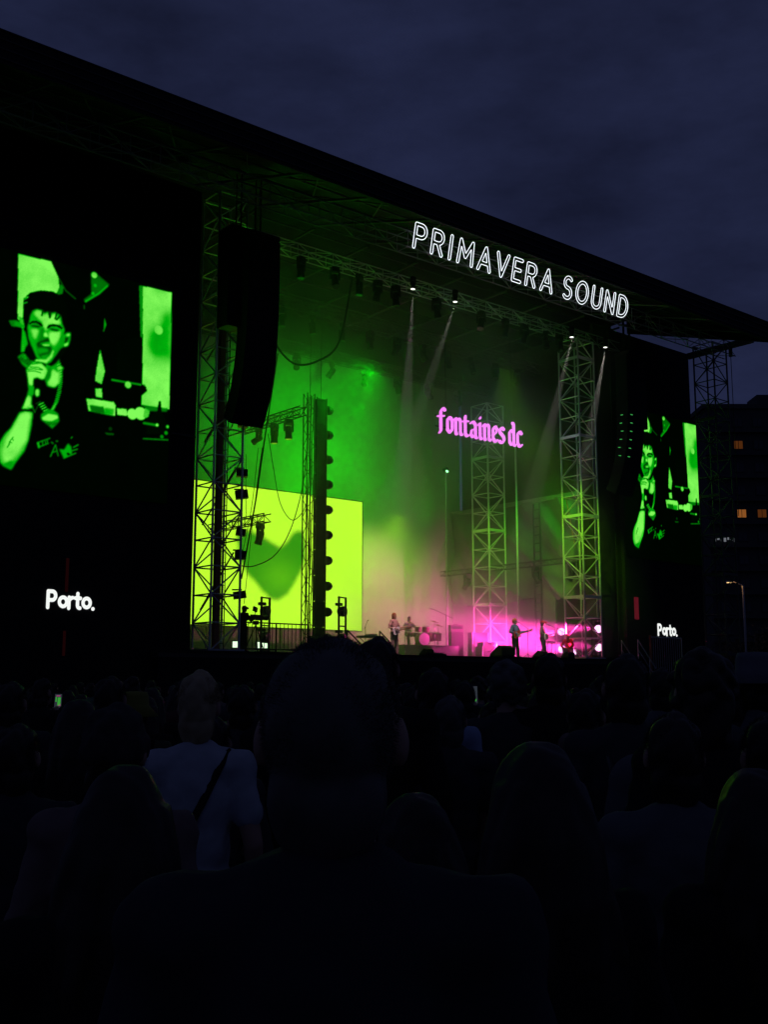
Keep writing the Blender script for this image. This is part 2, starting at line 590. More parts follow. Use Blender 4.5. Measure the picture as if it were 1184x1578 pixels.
# ------------------------------------------------------------------ measured outlines and places (metres)
FEED=[
('p',0.93,0,[(12.87,15.56),(13.98,15.58),(14.26,15.1),(14.34,14.6),(14.2,14.5),(13.47,14.4),(13.16,14.05),(13.13,13.21),(12.96,13.39)]),
('p',0.35,0,[(14.2,14.46),(14.35,14.89),(14.46,14.81),(14.43,14.57)]),
('l',0.22,0.038,[(14.29,15.05),(14.53,14.71),(14.89,14.5)]),
('p',0.6,0,[(13.13,13.21),(13.28,12.68),(13.24,12.34),(13.13,12.29),(13.14,12.76)]),
('p',0.35,0,[(12.68,13.26),(12.92,13.32),(13.17,13.26),(13.14,13.11),(12.77,13.1)]),
('p',0.62,0,[(12.98,13.47),(13.13,13.45),(13.2,13.16),(13.15,13.04),(13.08,13.13)]),
('p',0.5,1,[(12.86,13.26),(12.99,13.26),(13.17,13.22),(13.17,13.13),(13.04,13.12),(12.87,13.13)]),
('p',0.62,1,[(13.15,13.04),(13.23,12.99),(13.34,12.61),(13.17,12.33),(13.13,12.35)]),
('p',0.015,0,[(13.12,13.83),(13.12,14.1),(13.33,14.35),(13.68,14.51),(14.09,14.57),(14.37,14.49),(14.59,14.23),(14.63,13.74),(14.61,13.27),(14.54,12.85),(14.46,12.59),(14.17,11.99),(13.65,12.09),(13.43,12.05),(13.3,12.38),(13.34,12.61),(13.3,12.82),(13.2,13.13),(13.14,13.5)]),
('l',0.8,0.023,[(13.11,14.05),(13.26,14.17)]),
('l',0.8,0.023,[(13.1,13.92),(13.24,14.0)]),
('l',0.8,0.023,[(13.12,14.12),(13.27,14.2)]),
('p',0.6,1,[(13.38,13.58),(13.45,13.76),(13.58,13.84),(13.78,13.83),(13.83,13.75),(13.96,13.83),(14.08,13.82),(14.21,13.87),(14.4,13.8),(14.47,13.52),(14.55,13.37),(14.54,13.08),(14.54,12.78),(14.45,12.68),(14.33,12.45),(14.16,12.17),(13.98,12.05),(13.8,12.14),(13.66,12.21),(13.56,12.41),(13.45,12.61),(13.35,12.83),(13.3,13.18),(13.35,13.35)]),
('p',0.97,2,[(13.5,13.67),(13.58,13.8),(13.77,13.81),(13.81,13.74),(13.77,13.64),(13.88,13.73),(13.94,13.79),(14.02,13.69),(14.13,13.78),(14.22,13.82),(14.31,13.71),(14.41,13.53),(14.28,13.48),(14.01,13.42),(13.91,13.17),(13.83,13.29),(13.78,13.46),(13.64,13.52)]),
('p',0.97,2,[(13.43,13.12),(13.61,13.18),(13.68,13.13),(13.59,12.82),(13.51,12.87)]),
('p',1,2,[(14.06,13.16),(14.42,13.26),(14.43,13.1),(14.33,12.88),(14.22,12.74),(14.08,12.85),(14.03,13.0)]),
('p',1,1,[(13.84,13.07),(13.93,13.13),(14.01,12.99),(13.87,12.94)]),
('p',1,1,[(14.18,12.58),(14.23,12.54),(14.17,12.31),(13.98,12.09),(13.76,12.09),(13.58,12.08),(13.64,12.16),(13.98,12.2),(14.1,12.36)]),
('l',0.1,0.055,[(13.78,13.82),(13.76,13.67)]),
('l',0.1,0.055,[(13.99,13.82),(14.03,13.65)]),
('l',0.1,0.055,[(14.05,13.84),(14.05,13.68)]),
('l',0.1,0.055,[(14.26,13.84),(14.22,13.65)]),
('l',0.1,0.055,[(14.38,13.79),(14.27,13.63)]),
('p',0.04,0,[(13.34,13.3),(13.43,13.41),(13.58,13.45),(13.74,13.42),(13.81,13.35),(13.79,13.28),(13.65,13.34),(13.47,13.35),(13.37,13.26)]),
('p',0.12,1,[(13.37,13.25),(13.52,13.3),(13.79,13.3),(13.68,13.23),(13.46,13.21)]),
('p',0.5,1,[(13.45,13.31),(13.58,13.38),(13.64,13.34),(13.5,13.29)]),
('p',0.04,0,[(13.95,13.29),(14.01,13.4),(14.19,13.47),(14.39,13.46),(14.5,13.4),(14.47,13.34),(14.28,13.39),(14.1,13.36),(13.97,13.26)]),
('p',0.1,1,[(14.01,13.29),(14.19,13.32),(14.4,13.3),(14.29,13.23),(14.11,13.24)]),
('p',0.55,1,[(14.15,13.35),(14.28,13.39),(14.35,13.35),(14.19,13.31)]),
('p',0.36,2,[(13.75,13.23),(13.86,13.27),(13.84,13.07),(13.83,12.95),(14.03,12.97),(13.99,12.85),(13.81,12.77),(13.68,12.77),(13.64,12.71),(13.72,12.95)]),
('p',0.12,1,[(13.66,12.74),(13.81,12.82),(14.01,12.96),(14.08,12.83),(13.95,12.8),(13.77,12.73),(13.71,12.63),(13.63,12.63)]),
('p',0.15,2,[(13.62,12.69),(13.73,12.69),(13.82,12.71),(14.11,12.7),(14.17,12.64),(14.1,12.45),(13.95,12.28),(13.8,12.23),(13.7,12.33),(13.67,12.5)]),
('p',0.98,1,[(13.81,12.7),(13.93,12.72),(14.06,12.73),(14.09,12.69),(13.93,12.65),(13.82,12.66)]),
('p',0.52,2,[(13.67,12.54),(13.82,12.59),(14.02,12.59),(14.05,12.48),(13.85,12.4),(13.72,12.33),(13.66,12.43)]),
('p',0.5,1,[(13.79,12.31),(13.95,12.37),(14.03,12.43),(13.99,12.29),(13.86,12.21)]),
('p',0.48,3,[(14.47,13.25),(14.57,13.08),(14.54,12.74),(14.33,12.45),(14.24,12.45),(14.32,12.67),(14.42,12.83)]),
('p',0.55,1,[(14.52,13.14),(14.63,13.26),(14.77,13.29),(14.78,13.08),(14.72,12.84),(14.59,12.76),(14.53,12.77)]),
('p',0.95,1,[(14.62,13.19),(14.74,13.26),(14.76,13.18),(14.66,13.15)]),
('p',0.95,1,[(14.57,12.86),(14.73,12.96),(14.68,12.81),(14.59,12.76)]),
('p',0.12,1,[(14.59,13.09),(14.73,13.12),(14.67,12.95),(14.57,12.88)]),
('p',0.02,1,[(14.45,12.68),(14.68,12.81),(14.47,12.32),(14.3,12.06),(14.12,11.98),(14.16,12.17),(14.33,12.45)]),
('p',0.55,1,[(13.98,12.05),(14.17,12.01),(14.34,12.16),(14.42,12.31),(14.45,12.16),(14.57,12.04),(14.48,11.53),(14.33,11.33),(14.06,11.33),(13.96,11.57)]),
('p',1,2,[(14.17,11.88),(14.26,11.92),(14.36,11.85),(14.45,11.86),(14.44,11.48),(14.29,11.33),(14.09,11.35),(14.06,11.48),(14.14,11.61)]),
('p',0.35,2,[(14.08,11.97),(14.17,11.97),(14.14,11.65),(14.01,11.45),(13.96,11.62)]),
('p',0.95,1,[(14.35,11.98),(14.46,12.07),(14.59,12.04),(14.46,11.96)]),
('p',0.45,1,[(13.03,12.12),(13.2,12.29),(13.28,12.24),(13.43,12.07),(13.65,12.08),(13.5,11.87),(13.33,11.81),(13.19,11.9)]),
('l',0.05,0.018,[(13.08,12.05),(13.2,12.21)]),
('l',0.05,0.018,[(13.12,12.03),(13.24,12.18)]),
('l',0.05,0.018,[(13.15,12.01),(13.27,12.16)]),
('l',0.05,0.018,[(13.19,11.99),(13.31,12.14)]),
('l',0.05,0.018,[(13.23,11.97),(13.35,12.12)]),
('l',0.05,0.018,[(13.27,11.95),(13.38,12.1)]),
('l',0.05,0.018,[(13.31,11.93),(13.42,12.08)]),
('l',0.05,0.018,[(13.34,11.92),(13.45,12.05)]),
('l',0.05,0.018,[(13.38,11.9),(13.49,12.03)]),
('l',0.9,0.013,[(13.17,12.17),(13.27,12.21)]),
('l',0.9,0.013,[(13.2,12.13),(13.29,12.16)]),
('l',0.9,0.013,[(13.23,12.09),(13.31,12.12)]),
('p',0.9,1,[(13.33,11.76),(13.56,12.03),(13.8,12.08),(13.97,11.95),(14.04,11.83),(13.94,11.53),(13.61,11.51),(13.56,11.15),(13.46,11.14),(13.39,11.51)]),
('p',1,2,[(13.45,11.68),(13.59,11.95),(13.81,12.0),(13.95,11.86),(13.92,11.61),(13.67,11.57),(13.56,11.55),(13.51,11.32),(13.44,11.3)]),
('l',0.45,0.033,[(13.35,11.76),(13.57,11.82),(13.86,11.84)]),
('l',0.45,0.033,[(13.52,11.97),(13.8,12.06)]),
('l',0.45,0.033,[(13.38,11.71),(13.64,11.76),(13.82,11.73)]),
('l',0.45,0.033,[(13.46,11.86),(13.72,11.9),(13.88,11.85)]),
('p',0.55,1,[(13.41,11.28),(13.63,11.24),(13.64,11.01),(13.55,10.89),(13.41,10.94),(13.45,11.13)]),
('p',0.02,1,[(13.58,11.47),(13.72,11.56),(13.84,11.49),(13.87,11.28),(13.85,11.04),(13.77,10.91),(13.64,10.9),(13.64,11.16),(13.6,11.29)]),
('p',1,1,[(13.66,11.13),(13.73,11.19),(13.81,11.14),(13.81,10.98),(13.73,10.91),(13.66,10.99)]),
('p',0.85,1,[(13.42,10.94),(13.55,10.89),(13.55,10.65),(13.62,10.54),(13.46,10.46),(13.25,10.44),(13.32,10.62)]),
('p',1,1,[(13.41,10.84),(13.52,10.83),(13.51,10.62),(13.35,10.5),(13.34,10.62)]),
('p',0.66,1,[(13.19,10.31),(13.43,10.4),(13.62,10.37),(13.6,9.96),(13.52,9.44),(13.4,9.06),(13.16,8.7),(13.0,8.42),(12.74,8.52),(12.64,8.6),(12.56,8.85),(12.58,9.2),(12.74,9.53),(12.93,9.76)]),
('p',1,3,[(13.21,10.24),(13.44,10.35),(13.54,10.29),(13.51,9.9),(13.43,9.45),(13.27,9.07),(13.06,8.78),(12.84,8.6),(12.71,8.71),(12.69,9.01),(12.8,9.36),(13.0,9.77)]),
('p',0.5,2,[(12.81,8.6),(12.96,8.7),(13.09,8.66),(13.01,8.44),(12.74,8.52)]),
('l',0.25,0.024,[(13.02,9.48),(12.95,9.38),(12.89,9.24)]),
('l',0.25,0.024,[(12.84,9.11),(12.92,9.25)]),
('l',0.25,0.024,[(12.9,9.32),(12.98,9.28)]),
('l',0.25,0.024,[(13.0,9.41),(13.03,9.36)]),
('l',0.04,0.036,[(13.24,10.41),(13.43,10.39),(13.63,10.45)]),
('l',0.55,0.018,[(13.43,10.5),(13.61,10.52),(13.69,10.39)]),
('l',0.3,0.015,[(13.71,10.68),(13.86,10.78),(13.67,10.39)]),
('l',0.85,0.027,[(14.36,12.09),(14.47,12.17)]),
('l',0.85,0.027,[(14.37,12.01),(14.49,12.09)]),
('l',0.85,0.027,[(14.39,11.93),(14.5,12.01)]),
('l',0.85,0.027,[(14.41,11.85),(14.52,11.93)]),
('l',0.85,0.027,[(14.42,11.77),(14.54,11.85)]),
('l',0.85,0.027,[(14.43,11.7),(14.55,11.78)]),
('l',0.85,0.027,[(14.43,11.65),(14.55,11.73)]),
('l',0.85,0.027,[(14.44,11.59),(14.55,11.67)]),
('l',0.85,0.027,[(14.44,11.53),(14.55,11.61)]),
('l',0.85,0.027,[(14.44,11.47),(14.56,11.55)]),
('l',0.85,0.027,[(14.44,11.4),(14.55,11.48)]),
('l',0.85,0.027,[(14.43,11.33),(14.54,11.4)]),
('l',0.85,0.027,[(14.42,11.25),(14.53,11.33)]),
('l',0.85,0.027,[(14.41,11.17),(14.53,11.25)]),
('l',0.85,0.027,[(14.4,11.1),(14.52,11.18)]),
('l',0.85,0.027,[(14.38,11.03),(14.5,11.1)]),
('l',0.85,0.027,[(14.37,10.95),(14.48,11.03)]),
('l',0.85,0.027,[(14.35,10.88),(14.47,10.96)]),
('l',0.85,0.027,[(14.33,10.81),(14.45,10.89)]),
('l',0.85,0.027,[(14.31,10.75),(14.43,10.83)]),
('l',0.85,0.027,[(14.28,10.69),(14.4,10.77)]),
('l',0.85,0.027,[(14.26,10.64),(14.37,10.71)]),
('l',0.85,0.027,[(14.23,10.58),(14.35,10.66)]),
('l',0.85,0.027,[(14.21,10.53),(14.32,10.6)]),
('l',0.9,0.036,[(13.81,10.66),(13.95,10.75)]),
('l',0.9,0.036,[(13.87,10.6),(14.0,10.68)]),
('l',0.9,0.036,[(13.92,10.54),(14.05,10.62)]),
('l',0.9,0.036,[(13.98,10.48),(14.11,10.56)]),
('l',0.9,0.036,[(14.04,10.42),(14.16,10.5)]),
('l',0.9,0.036,[(14.09,10.36),(14.21,10.43)]),
('p',0.5,1,[(13.89,10.35),(14.11,10.56),(14.29,10.57),(14.47,10.46),(14.52,10.23),(14.3,9.95),(14.11,10.07),(13.91,10.19)]),
('p',1,1,[(13.93,10.25),(14.14,10.41),(14.45,10.41),(14.48,10.32),(14.26,10.19),(13.97,10.17)]),
('l',0.08,0.018,[(14.05,10.03),(14.16,10.13)]),
('l',0.08,0.018,[(14.13,10.02),(14.22,10.14)]),
('l',0.08,0.018,[(14.2,10.05),(14.29,10.15)]),
('l',0.08,0.018,[(14.28,10.04),(14.36,10.16)]),
('l',0.08,0.018,[(14.35,10.08),(14.43,10.17)]),
('l',0.08,0.018,[(14.43,10.06),(14.5,10.18)]),
('l',0.6,0.066,[(13.84,9.4),(13.88,9.27)]),
('l',0.55,0.027,[(13.87,9.43),(14.23,9.61)]),
('l',0.55,0.027,[(13.86,9.26),(14.19,9.44)]),
('l',0.55,0.027,[(13.98,9.49),(14.01,9.34)]),
('l',0.55,0.027,[(14.08,9.49),(14.11,9.39)]),
('l',0.55,0.027,[(14.14,9.55),(14.16,9.42)]),
('l',0.55,0.027,[(14.29,9.49),(14.35,9.45)]),
('l',0.55,0.027,[(14.45,9.55),(14.5,9.55)]),
('l',0.55,0.027,[(14.28,9.01),(14.43,9.42),(14.54,9.07)]),
('l',0.55,0.027,[(14.34,9.16),(14.49,9.22)]),
('l',0.55,0.027,[(14.96,9.72),(14.99,9.76)]),
('p',0.62,1,[(14.57,9.3),(14.73,9.29),(14.86,9.52),(14.97,9.43),(15.01,9.2),(14.74,9.02)]),
('l',0.05,0.09,[(14.87,9.18),(14.91,9.16)]),
('l',0.6,0.03,[(14.74,9.02),(15.14,9.24)]),
('l',0.6,0.03,[(15.0,9.3),(15.19,9.38)]),
('l',0.6,0.03,[(15.05,9.42),(15.21,9.53)]),
('p',0.28,1,[(15.41,15.53),(15.62,15.55),(16.09,15.28),(15.77,14.88),(15.25,14.47),(15.19,14.54),(15.46,14.81)]),
('l',0.55,0.057,[(16.02,15.22),(15.71,14.87),(15.26,14.49)]),
('d',1,0.107,[(15.53,15.49)]),
('d',0.55,0.057,[(15.58,15.13)]),
('d',0.6,0.057,[(15.51,14.83)]),
('l',0.2,0.038,[(15.21,14.34),(15.22,14.23)]),
('p',0.5,0,[(15.96,14.07),(16.04,13.83),(15.95,13.57)]),
('p',0.82,0,[(15.85,12.92),(16.06,12.2),(15.96,11.73),(15.72,11.8),(15.74,12.14)]),
('p',0.85,0,[(15.73,11.54),(15.97,11.58),(16.0,11.25),(15.77,11.26)]),
('p',0.9,0,[(17.36,15.54),(18.5,15.56),(18.55,11.28),(17.46,11.25),(17.45,12.93)]),
('p',0.52,9,[(17.68,13.94),(18.05,14.26),(18.3,14.8),(18.48,14.84),(18.49,13.2),(17.9,12.99),(17.6,13.32)]),
('d',0.85,0.164,[(18.03,14.07)]),
('p',0.4,0,[(17.22,15.52),(17.36,15.54),(17.42,13.64),(17.34,13.69)]),
('p',0.015,0,[(16.44,13.33),(17.34,13.7),(17.42,13.52),(17.43,12.1),(16.5,11.94)]),
('l',0.5,0.057,[(16.33,11.95),(17.56,11.97)]),
('d',0.9,0.12,[(16.93,11.88)]),
('p',0,0,[(17.42,12.01),(17.62,11.93),(17.66,11.79),(17.45,11.58)]),
('p',0.95,0,[(15.43,11.15),(16.41,11.19),(16.5,11.09),(16.49,10.72),(15.53,10.73)]),
('p',0.3,1,[(15.55,10.94),(16.06,10.96),(16.13,10.71),(15.62,10.73)]),
('p',0.6,1,[(16.09,10.94),(16.45,10.95),(16.43,10.71),(16.13,10.72)]),
('p',0.9,0,[(16.54,10.99),(16.91,11.02),(16.95,10.79),(16.58,10.76)]),
('d',1,0.189,[(17.13,10.88)]),
('d',1,0.227,[(17.44,10.95)]),
('p',0.75,0,[(17.59,11.16),(17.81,11.17),(17.73,10.83),(17.54,10.83)]),
('p',0.35,1,[(17.46,11.25),(18.48,11.3),(18.45,11.18),(17.78,11.1)]),
('p',0.02,0,[(17.66,10.82),(17.88,11.0),(18.07,11.12),(18.13,11.51),(18.2,11.51),(18.26,11.13),(18.36,11.02),(18.45,10.73),(18.45,10.37),(17.68,10.25)]),
('l',0.4,0.076,[(17.58,10.63),(18.1,10.63)]),
('d',0.9,0.057,[(18.09,10.64)]),
('l',0.4,0.038,[(17.58,10.08),(18.53,10.17)]),
('d',0.8,0.057,[(18.5,10.64)]),
('d',0.5,0.063,[(18.45,10.41)]),
('d',0.4,0.063,[(18.29,10.25)]),
('p',0.2,0,[(16.15,10.08),(16.48,10.1),(16.46,10.04),(16.22,10.02)]),
('d',0.12,0.063,[(16.34,10.24)])]
HEART=[(28.43,8.86),(28.75,9.01),(29.08,9.08),(29.85,8.9),(30.93,8.38),(31.42,8.71),(31.69,9.1),(32.01,9.32),(32.4,9.27),(32.51,8.54),(32.45,7.62),(31.95,6.76),(31.46,6.08),(30.88,5.73),(30.39,5.82),(29.8,6.32),(29.13,6.92),(28.6,7.6)]
MAIN=[('A', 0.86, 1.13, 1.8, 'crop'), ('B', 2.3, 3.89, 1.78, 'blond'), ('C', 0.91, 1.8, 1.62, 'long'), ('D', 1.46, 1.33, 1.66, 'long2'), ('E', 3.72, 2.88, 1.86, 'short'), ('F', 3.34, 2.26, 1.84, 'wavy'), ('G', 3.89, 4.12, 1.68, 'grey'), ('H', 3.98, 4.34, 1.82, 'short'), ('I', 2.69, 1.92, 1.66, 'short'), ('J', 2.23, 1.39, 1.57, 'long'), ('K', 1.56, 3.88, 1.6, 'short'), ('L', 2.91, 5.91, 1.78, 'short'), ('M', 3.09, 6.56, 1.65, 'cap'), ('N', 3.15, 6.09, 1.68, 'bucket'), ('O', 1.47, 2.94, 1.67, 'beanie'), ('P', 3.24, 3.91, 1.95, 'short'), ('Q', 5.29, 3.24, 1.89, 'bucket'), ('R', 4.65, 4.45, 1.85, 'curly'), ('S', 5.07, 4.48, 1.81, 'short'), ('T', 6.13, 4.46, 1.84, 'short'), ('U', 3.65, 5.67, 1.73, 'short'), ('V', 3.68, 5.27, 1.78, 'short'), ('W', 4.4, 10.54, 1.67, 'short'), ('X', 6.42, 6.62, 1.76, 'short'), ('Y', 4.84, 4.29, 1.91, 'short'), ('Z', 4.44, 5.0, 1.73, 'short'), ('a', 4.66, 3.77, 1.78, 'bun'), ('b', 5.17, 3.34, 1.72, 'short'), ('c', 1.5, 1.69, 1.54, 'long'), ('d', 2.58, 4.24, 1.6, 'short'), ('e', 2.59, 6.56, 1.75, 'short'), ('f', 2.96, 1.78, 1.65, 'short')]
FILL=[(16.15,13.1,1.75),(22.54,18.34,1.78),(20.97,19.69,1.78),(4.66,5.85,1.63),(12.67,13.4,1.58),(5.13,8.89,1.78),(10.44,22.63,1.76),(5.81,5.73,1.61),(4.65,9.05,1.8),(13.75,23.4,1.79),(13.75,12.34,1.63),(21.65,19.04,1.79),(14.18,23.74,1.66),(3.75,8.36,1.59),(8.65,8.74,1.58),(11.86,18.53,1.65),(16.02,19.7,1.65),(12.92,11.12,1.59),(10.29,29.7,1.74),(9.05,26.42,1.75),(9.6,10.09,1.58),(13.18,26.61,1.75),(25.78,15.2,1.66),(8.96,10.25,1.75),(21.45,14.44,1.59),(11.23,27.94,1.65),(18.08,11.08,1.65),(18.82,20.85,1.65),(5.63,11.79,1.6),(6.36,5.61,1.72),(3.19,8.69,1.72),(10.62,14.78,1.63),(16.59,11.78,1.68),(5.67,15.23,1.78),(10.78,24.76,1.74),(9.89,23.84,1.68),(7.17,4.94,1.64),(15.28,8.2,1.77),(18.06,23.22,1.69),(14.57,17.97,1.64),(6.33,14.08,1.66),(27.46,15.73,1.72),(9.4,14.67,1.6),(9.39,7.15,1.77),(11.27,8.53,1.75),(16.53,15.16,1.75),(10.62,9.14,1.64),(13.69,10.62,1.73),(11.05,6.48,1.72),(6.65,19.68,1.7),(8.2,7.43,1.68),(18.58,17.49,1.76),(9.82,9.3,1.74),(14.12,21.62,1.77),(20.24,17.86,1.79),(18.89,21.87,1.7),(17.86,22.1,1.73),(17.94,14.82,1.62),(16.91,17.69,1.73),(10.99,10.74,1.75),(2.3,4.99,1.68),(9.94,19.22,1.73),(7.47,20.66,1.68),(3.82,10.3,1.61),(3.41,9.56,1.68),(10.14,10.1,1.71),(9.47,5.95,1.58),(7.55,13.11,1.67),(5.05,14.16,1.71),(9.15,9.58,1.79),(15.06,20.51,1.76),(11.77,17.43,1.61),(13.46,14.47,1.79),(20.7,20.73,1.66),(9.2,27.91,1.6),(13.53,13.41,1.61),(18.17,11.63,1.66),(7.39,14.11,1.64),(16.68,24.26,1.79),(19.51,19.93,1.64),(18.91,22.67,1.67),(11.94,6.57,1.69),(7.46,9.24,1.61),(12.4,16.21,1.64),(20.62,14.62,1.58),(9.14,15.99,1.79),(11.91,21.94,1.64),(8.04,4.39,1.64),(12.57,15.62,1.72),(8.12,9.16,1.65),(9.14,13.73,1.74),(6.78,8.69,1.78),(18.21,20.16,1.58),(14.59,19.57,1.71),(16.35,15.77,1.69),(15.89,22.9,1.67),(11.98,24.2,1.65),(9.68,25.41,1.76),(13.38,17.81,1.64),(21.85,13.56,1.61),(11.27,12.41,1.69),(20.88,15.66,1.73),(4.09,3.42,1.72),(22.95,19.85,1.59),(12.23,23.66,1.72),(22.25,18.91,1.61),(15.2,12.32,1.77),(4.81,6.42,1.65),(16.09,23.63,1.59),(9.57,21.09,1.72),(15.6,9.68,1.7),(10.14,18.08,1.7),(8.8,7.05,1.69),(3.84,7.22,1.66),(10.4,21.7,1.74),(8.25,20.8,1.73),(9.5,17.73,1.77),(8.8,25.03,1.74),(4.18,9.89,1.79),(18.04,12.92,1.61),(5.71,9.0,1.72),(7.71,11.1,1.61),(17.14,19.86,1.71),(5.8,14.25,1.59),(17.16,21.09,1.75),(19.48,19.17,1.67),(6.53,15.96,1.61),(4.89,7.18,1.66),(11.58,25.48,1.64),(5.07,10.95,1.64),(12.73,7.56,1.73),(13.58,16.95,1.79),(8.99,8.11,1.74),(7.8,9.8,1.64),(4.23,7.87,1.72),(14.52,8.1,1.58),(17.47,9.53,1.69),(5.31,13.15,1.6),(10.48,28.24,1.63),(2.12,5.93,1.72),(5.93,6.97,1.67),(7.02,17.73,1.65),(20.63,12.75,1.65),(13.49,9.57,1.63),(3.98,6.5,1.6),(6.71,9.86,1.6),(8.08,13.17,1.75),(16.58,10.53,1.72),(16.45,17.39,1.68),(11.21,19.84,1.76),(5.96,13.69,1.59),(11.13,19.08,1.59),(24.27,14.15,1.71),(6.27,8.4,1.66),(4.47,13.21,1.71),(20.02,16.63,1.6),(7.97,16.9,1.74),(14.52,8.61,1.75),(17.23,21.89,1.68),(12.76,9.94,1.79),(16.87,9.51,1.71),(12.16,14.93,1.77),(6.83,13.3,1.64),(6.61,7.13,1.66),(11.47,21.28,1.66),(10.23,5.65,1.76),(18.73,18.47,1.67),(6.13,17.11,1.62),(12.59,25.29,1.76),(9.69,8.62,1.77),(16.89,12.49,1.66),(8.77,18.1,1.67),(7.15,10.35,1.68),(13.05,18.37,1.8),(22.85,13.87,1.73),(14.39,16.16,1.76),(4.54,11.62,1.6),(18.5,15.67,1.65),(14.23,24.87,1.74),(19.95,11.48,1.78),(18.76,13.07,1.74),(9.34,18.43,1.69),(13.21,24.63,1.79),(24.54,15.24,1.71),(14.93,16.32,1.74),(12.41,8.0,1.63),(6.19,10.95,1.72),(16.66,13.0,1.63),(22.47,14.68,1.74),(9.07,12.22,1.7),(8.3,8.35,1.79),(15.96,14.04,1.74),(23.81,13.7,1.65),(19.17,18.11,1.78),(7.95,6.93,1.76),(4.11,8.97,1.6),(19.49,14.06,1.76),(11.64,28.24,1.6),(8.71,11.11,1.73),(9.1,23.0,1.67),(10.42,15.28,1.61),(11.18,16.42,1.73),(15.92,9.08,1.79),(11.87,19.96,1.61),(7.36,12.5,1.69),(18.28,13.77,1.71),(19.78,22.05,1.66),(9.35,10.85,1.59),(9.48,5.3,1.68),(14.28,16.8,1.59),(11.86,9.08,1.68),(17.5,11.0,1.72),(13.17,8.66,1.76),(23.98,19.01,1.78),(14.01,27.22,1.67)]
CABLES=[('hanging_cable', 'long loop of cable sagging from the roof truss behind the line array', [(28.15, 35.5, 19.81), (27.94, 35.5, 18.54), (27.3, 35.5, 15.88), (26.22, 35.5, 14.88), (25.08, 35.5, 14.53), (24.21, 35.5, 15.06), (23.95, 35.5, 15.82)], 0.045), ('hanging_cable', 'thin cable loop dropping from moving lights to the light column', [(25.69, 38.3, 12.22), (26.02, 38.3, 10.66), (26.37, 38.3, 9.3), (26.96, 38.3, 8.63), (27.53, 38.3, 9.0), (27.8, 38.3, 9.59)], 0.018), ('hanging_cable', 'cable swooping from left tower up to the black column', [(23.95, 37.5, 6.39), (24.6, 37.5, 6.43), (25.6, 37.5, 6.95), (26.37, 37.5, 8.1), (26.94, 37.5, 9.9), (27.13, 37.5, 11.39)], 0.022), ('hanging_rope', 'thick straight rope slanting down beside the left tower', [(24.9, 36.5, 15.16), (24.27, 36.5, 11.11), (23.95, 36.5, 8.95), (23.35, 36.5, 5.76)], 0.035), ('hanging_rope', 'thin rope slanting down right of the thick rope', [(24.28, 36.6, 11.13), (23.93, 36.6, 8.44), (23.56, 36.6, 4.81)], 0.014), ('hanging_rope', 'thin rope left of the thick rope beside the tower', [(24.22, 36.8, 11.15), (23.96, 36.8, 8.73), (23.52, 36.8, 6.61)], 0.014), ('hanging_cable', 'vertical cable hanging through the side truss by the tower', [(23.77, 37, 10.86), (23.8, 37, 9.27), (23.83, 37, 8.22)], 0.014)]

# ------------------------------------------------------------------ ground, stage, wings, roof
g = MB()
nx_, ny_ = 40, 40
gx = [-300 + 800 * i / nx_ for i in range(nx_ + 1)]
gy = [-200 + 700 * j / ny_ for j in range(ny_ + 1)]
g.add([(x, y, 0) for y in gy for x in gx], [(j * (nx_ + 1) + i, j * (nx_ + 1) + i + 1, (j + 1) * (nx_ + 1) + i + 1, (j + 1) * (nx_ + 1) + i) for j in range(ny_) for i in range(nx_)])
structure(g.build('ground', M['ground']))

st = thing('stage_platform', 'wide black festival stage deck with dark cloth skirt where the band plays', 'stage', (31, 33.5, 0))
MB().box((0, 6.1, FLOOR - .12), (25.6, 12.2, .24)).build('deck', M['deck'], st)
MB().box((0, .03, (FLOOR - .25) / 2), (25.6, .05, FLOOR - .25)).build('skirt', M['blackcloth'], st)
for i in range(9):
    MB().cyl((-12 + 3 * i, .6, 0), (-12 + 3 * i, .6, FLOOR - .24), .05).build('leg', M['steel'], st)
MB().box((0, -.035, FLOOR - .03), (25.6, .05, .06)).build('front_edge', M['blackmetal'], st)

# backdrop of the stage, pale cloth that takes the coloured light
bd = thing('stage_backdrop', 'tall plain stage backdrop glowing green under the wash lights', 'backdrop', (31, 45.6, FLOOR))
b = MB()
NX, NZ = 60, 20
b.add([(-11.5 + 24.5 * i / NX, .05 * math.sin(i * .9) * math.sin(i * .23 + 1), 16.05 * k / NZ) for k in range(NZ + 1) for i in range(NX + 1)],
      [(k * (NX + 1) + i, k * (NX + 1) + i + 1, (k + 1) * (NX + 1) + i + 1, (k + 1) * (NX + 1) + i) for k in range(NZ) for i in range(NX)])
b.build('cloth', M['cyc'], bd, True)
MB().cyl((-11.5, 0, 16.1), (13, 0, 16.1), .05).build('top_pipe', M['blackmetal'], bd)

# bright video wall in the middle of it
vw = thing('video_wall', 'huge bright yellow green video wall showing a fuzzy green heart', 'video wall', (31.2, 45, 4.42))
VX0, VX1, VZ0, VZ1 = 25.3, 36.2, 4.42, 11.2
NX, NZ = 140, 88
xs = np.linspace(VX0, VX1, NX + 1); zs = np.linspace(VZ0, VZ1, NZ + 1)
X, Z = np.meshgrid(xs, zs)
H = blur(blur(in_poly(HEART, X, Z).astype(float), 1), 1)
fuzz = np.array([[0.0] * (NX + 1)] * (NZ + 1))
colr = np.zeros((NZ + 1, NX + 1, 4)); colr[..., 3] = 1
yel = np.array([.50, 1.0, .030]); grn = np.array([.016, .25, .003])
core = np.exp(-(((X - 31.0) / 1.1) ** 2 + ((Z - 6.9) / .9) ** 2))[..., None]
grn2 = grn * (1 + .5 * core) + np.array([.05, .02, 0]) * core
colr[..., :3] = yel * (1 - H[..., None]) + grn2 * H[..., None]


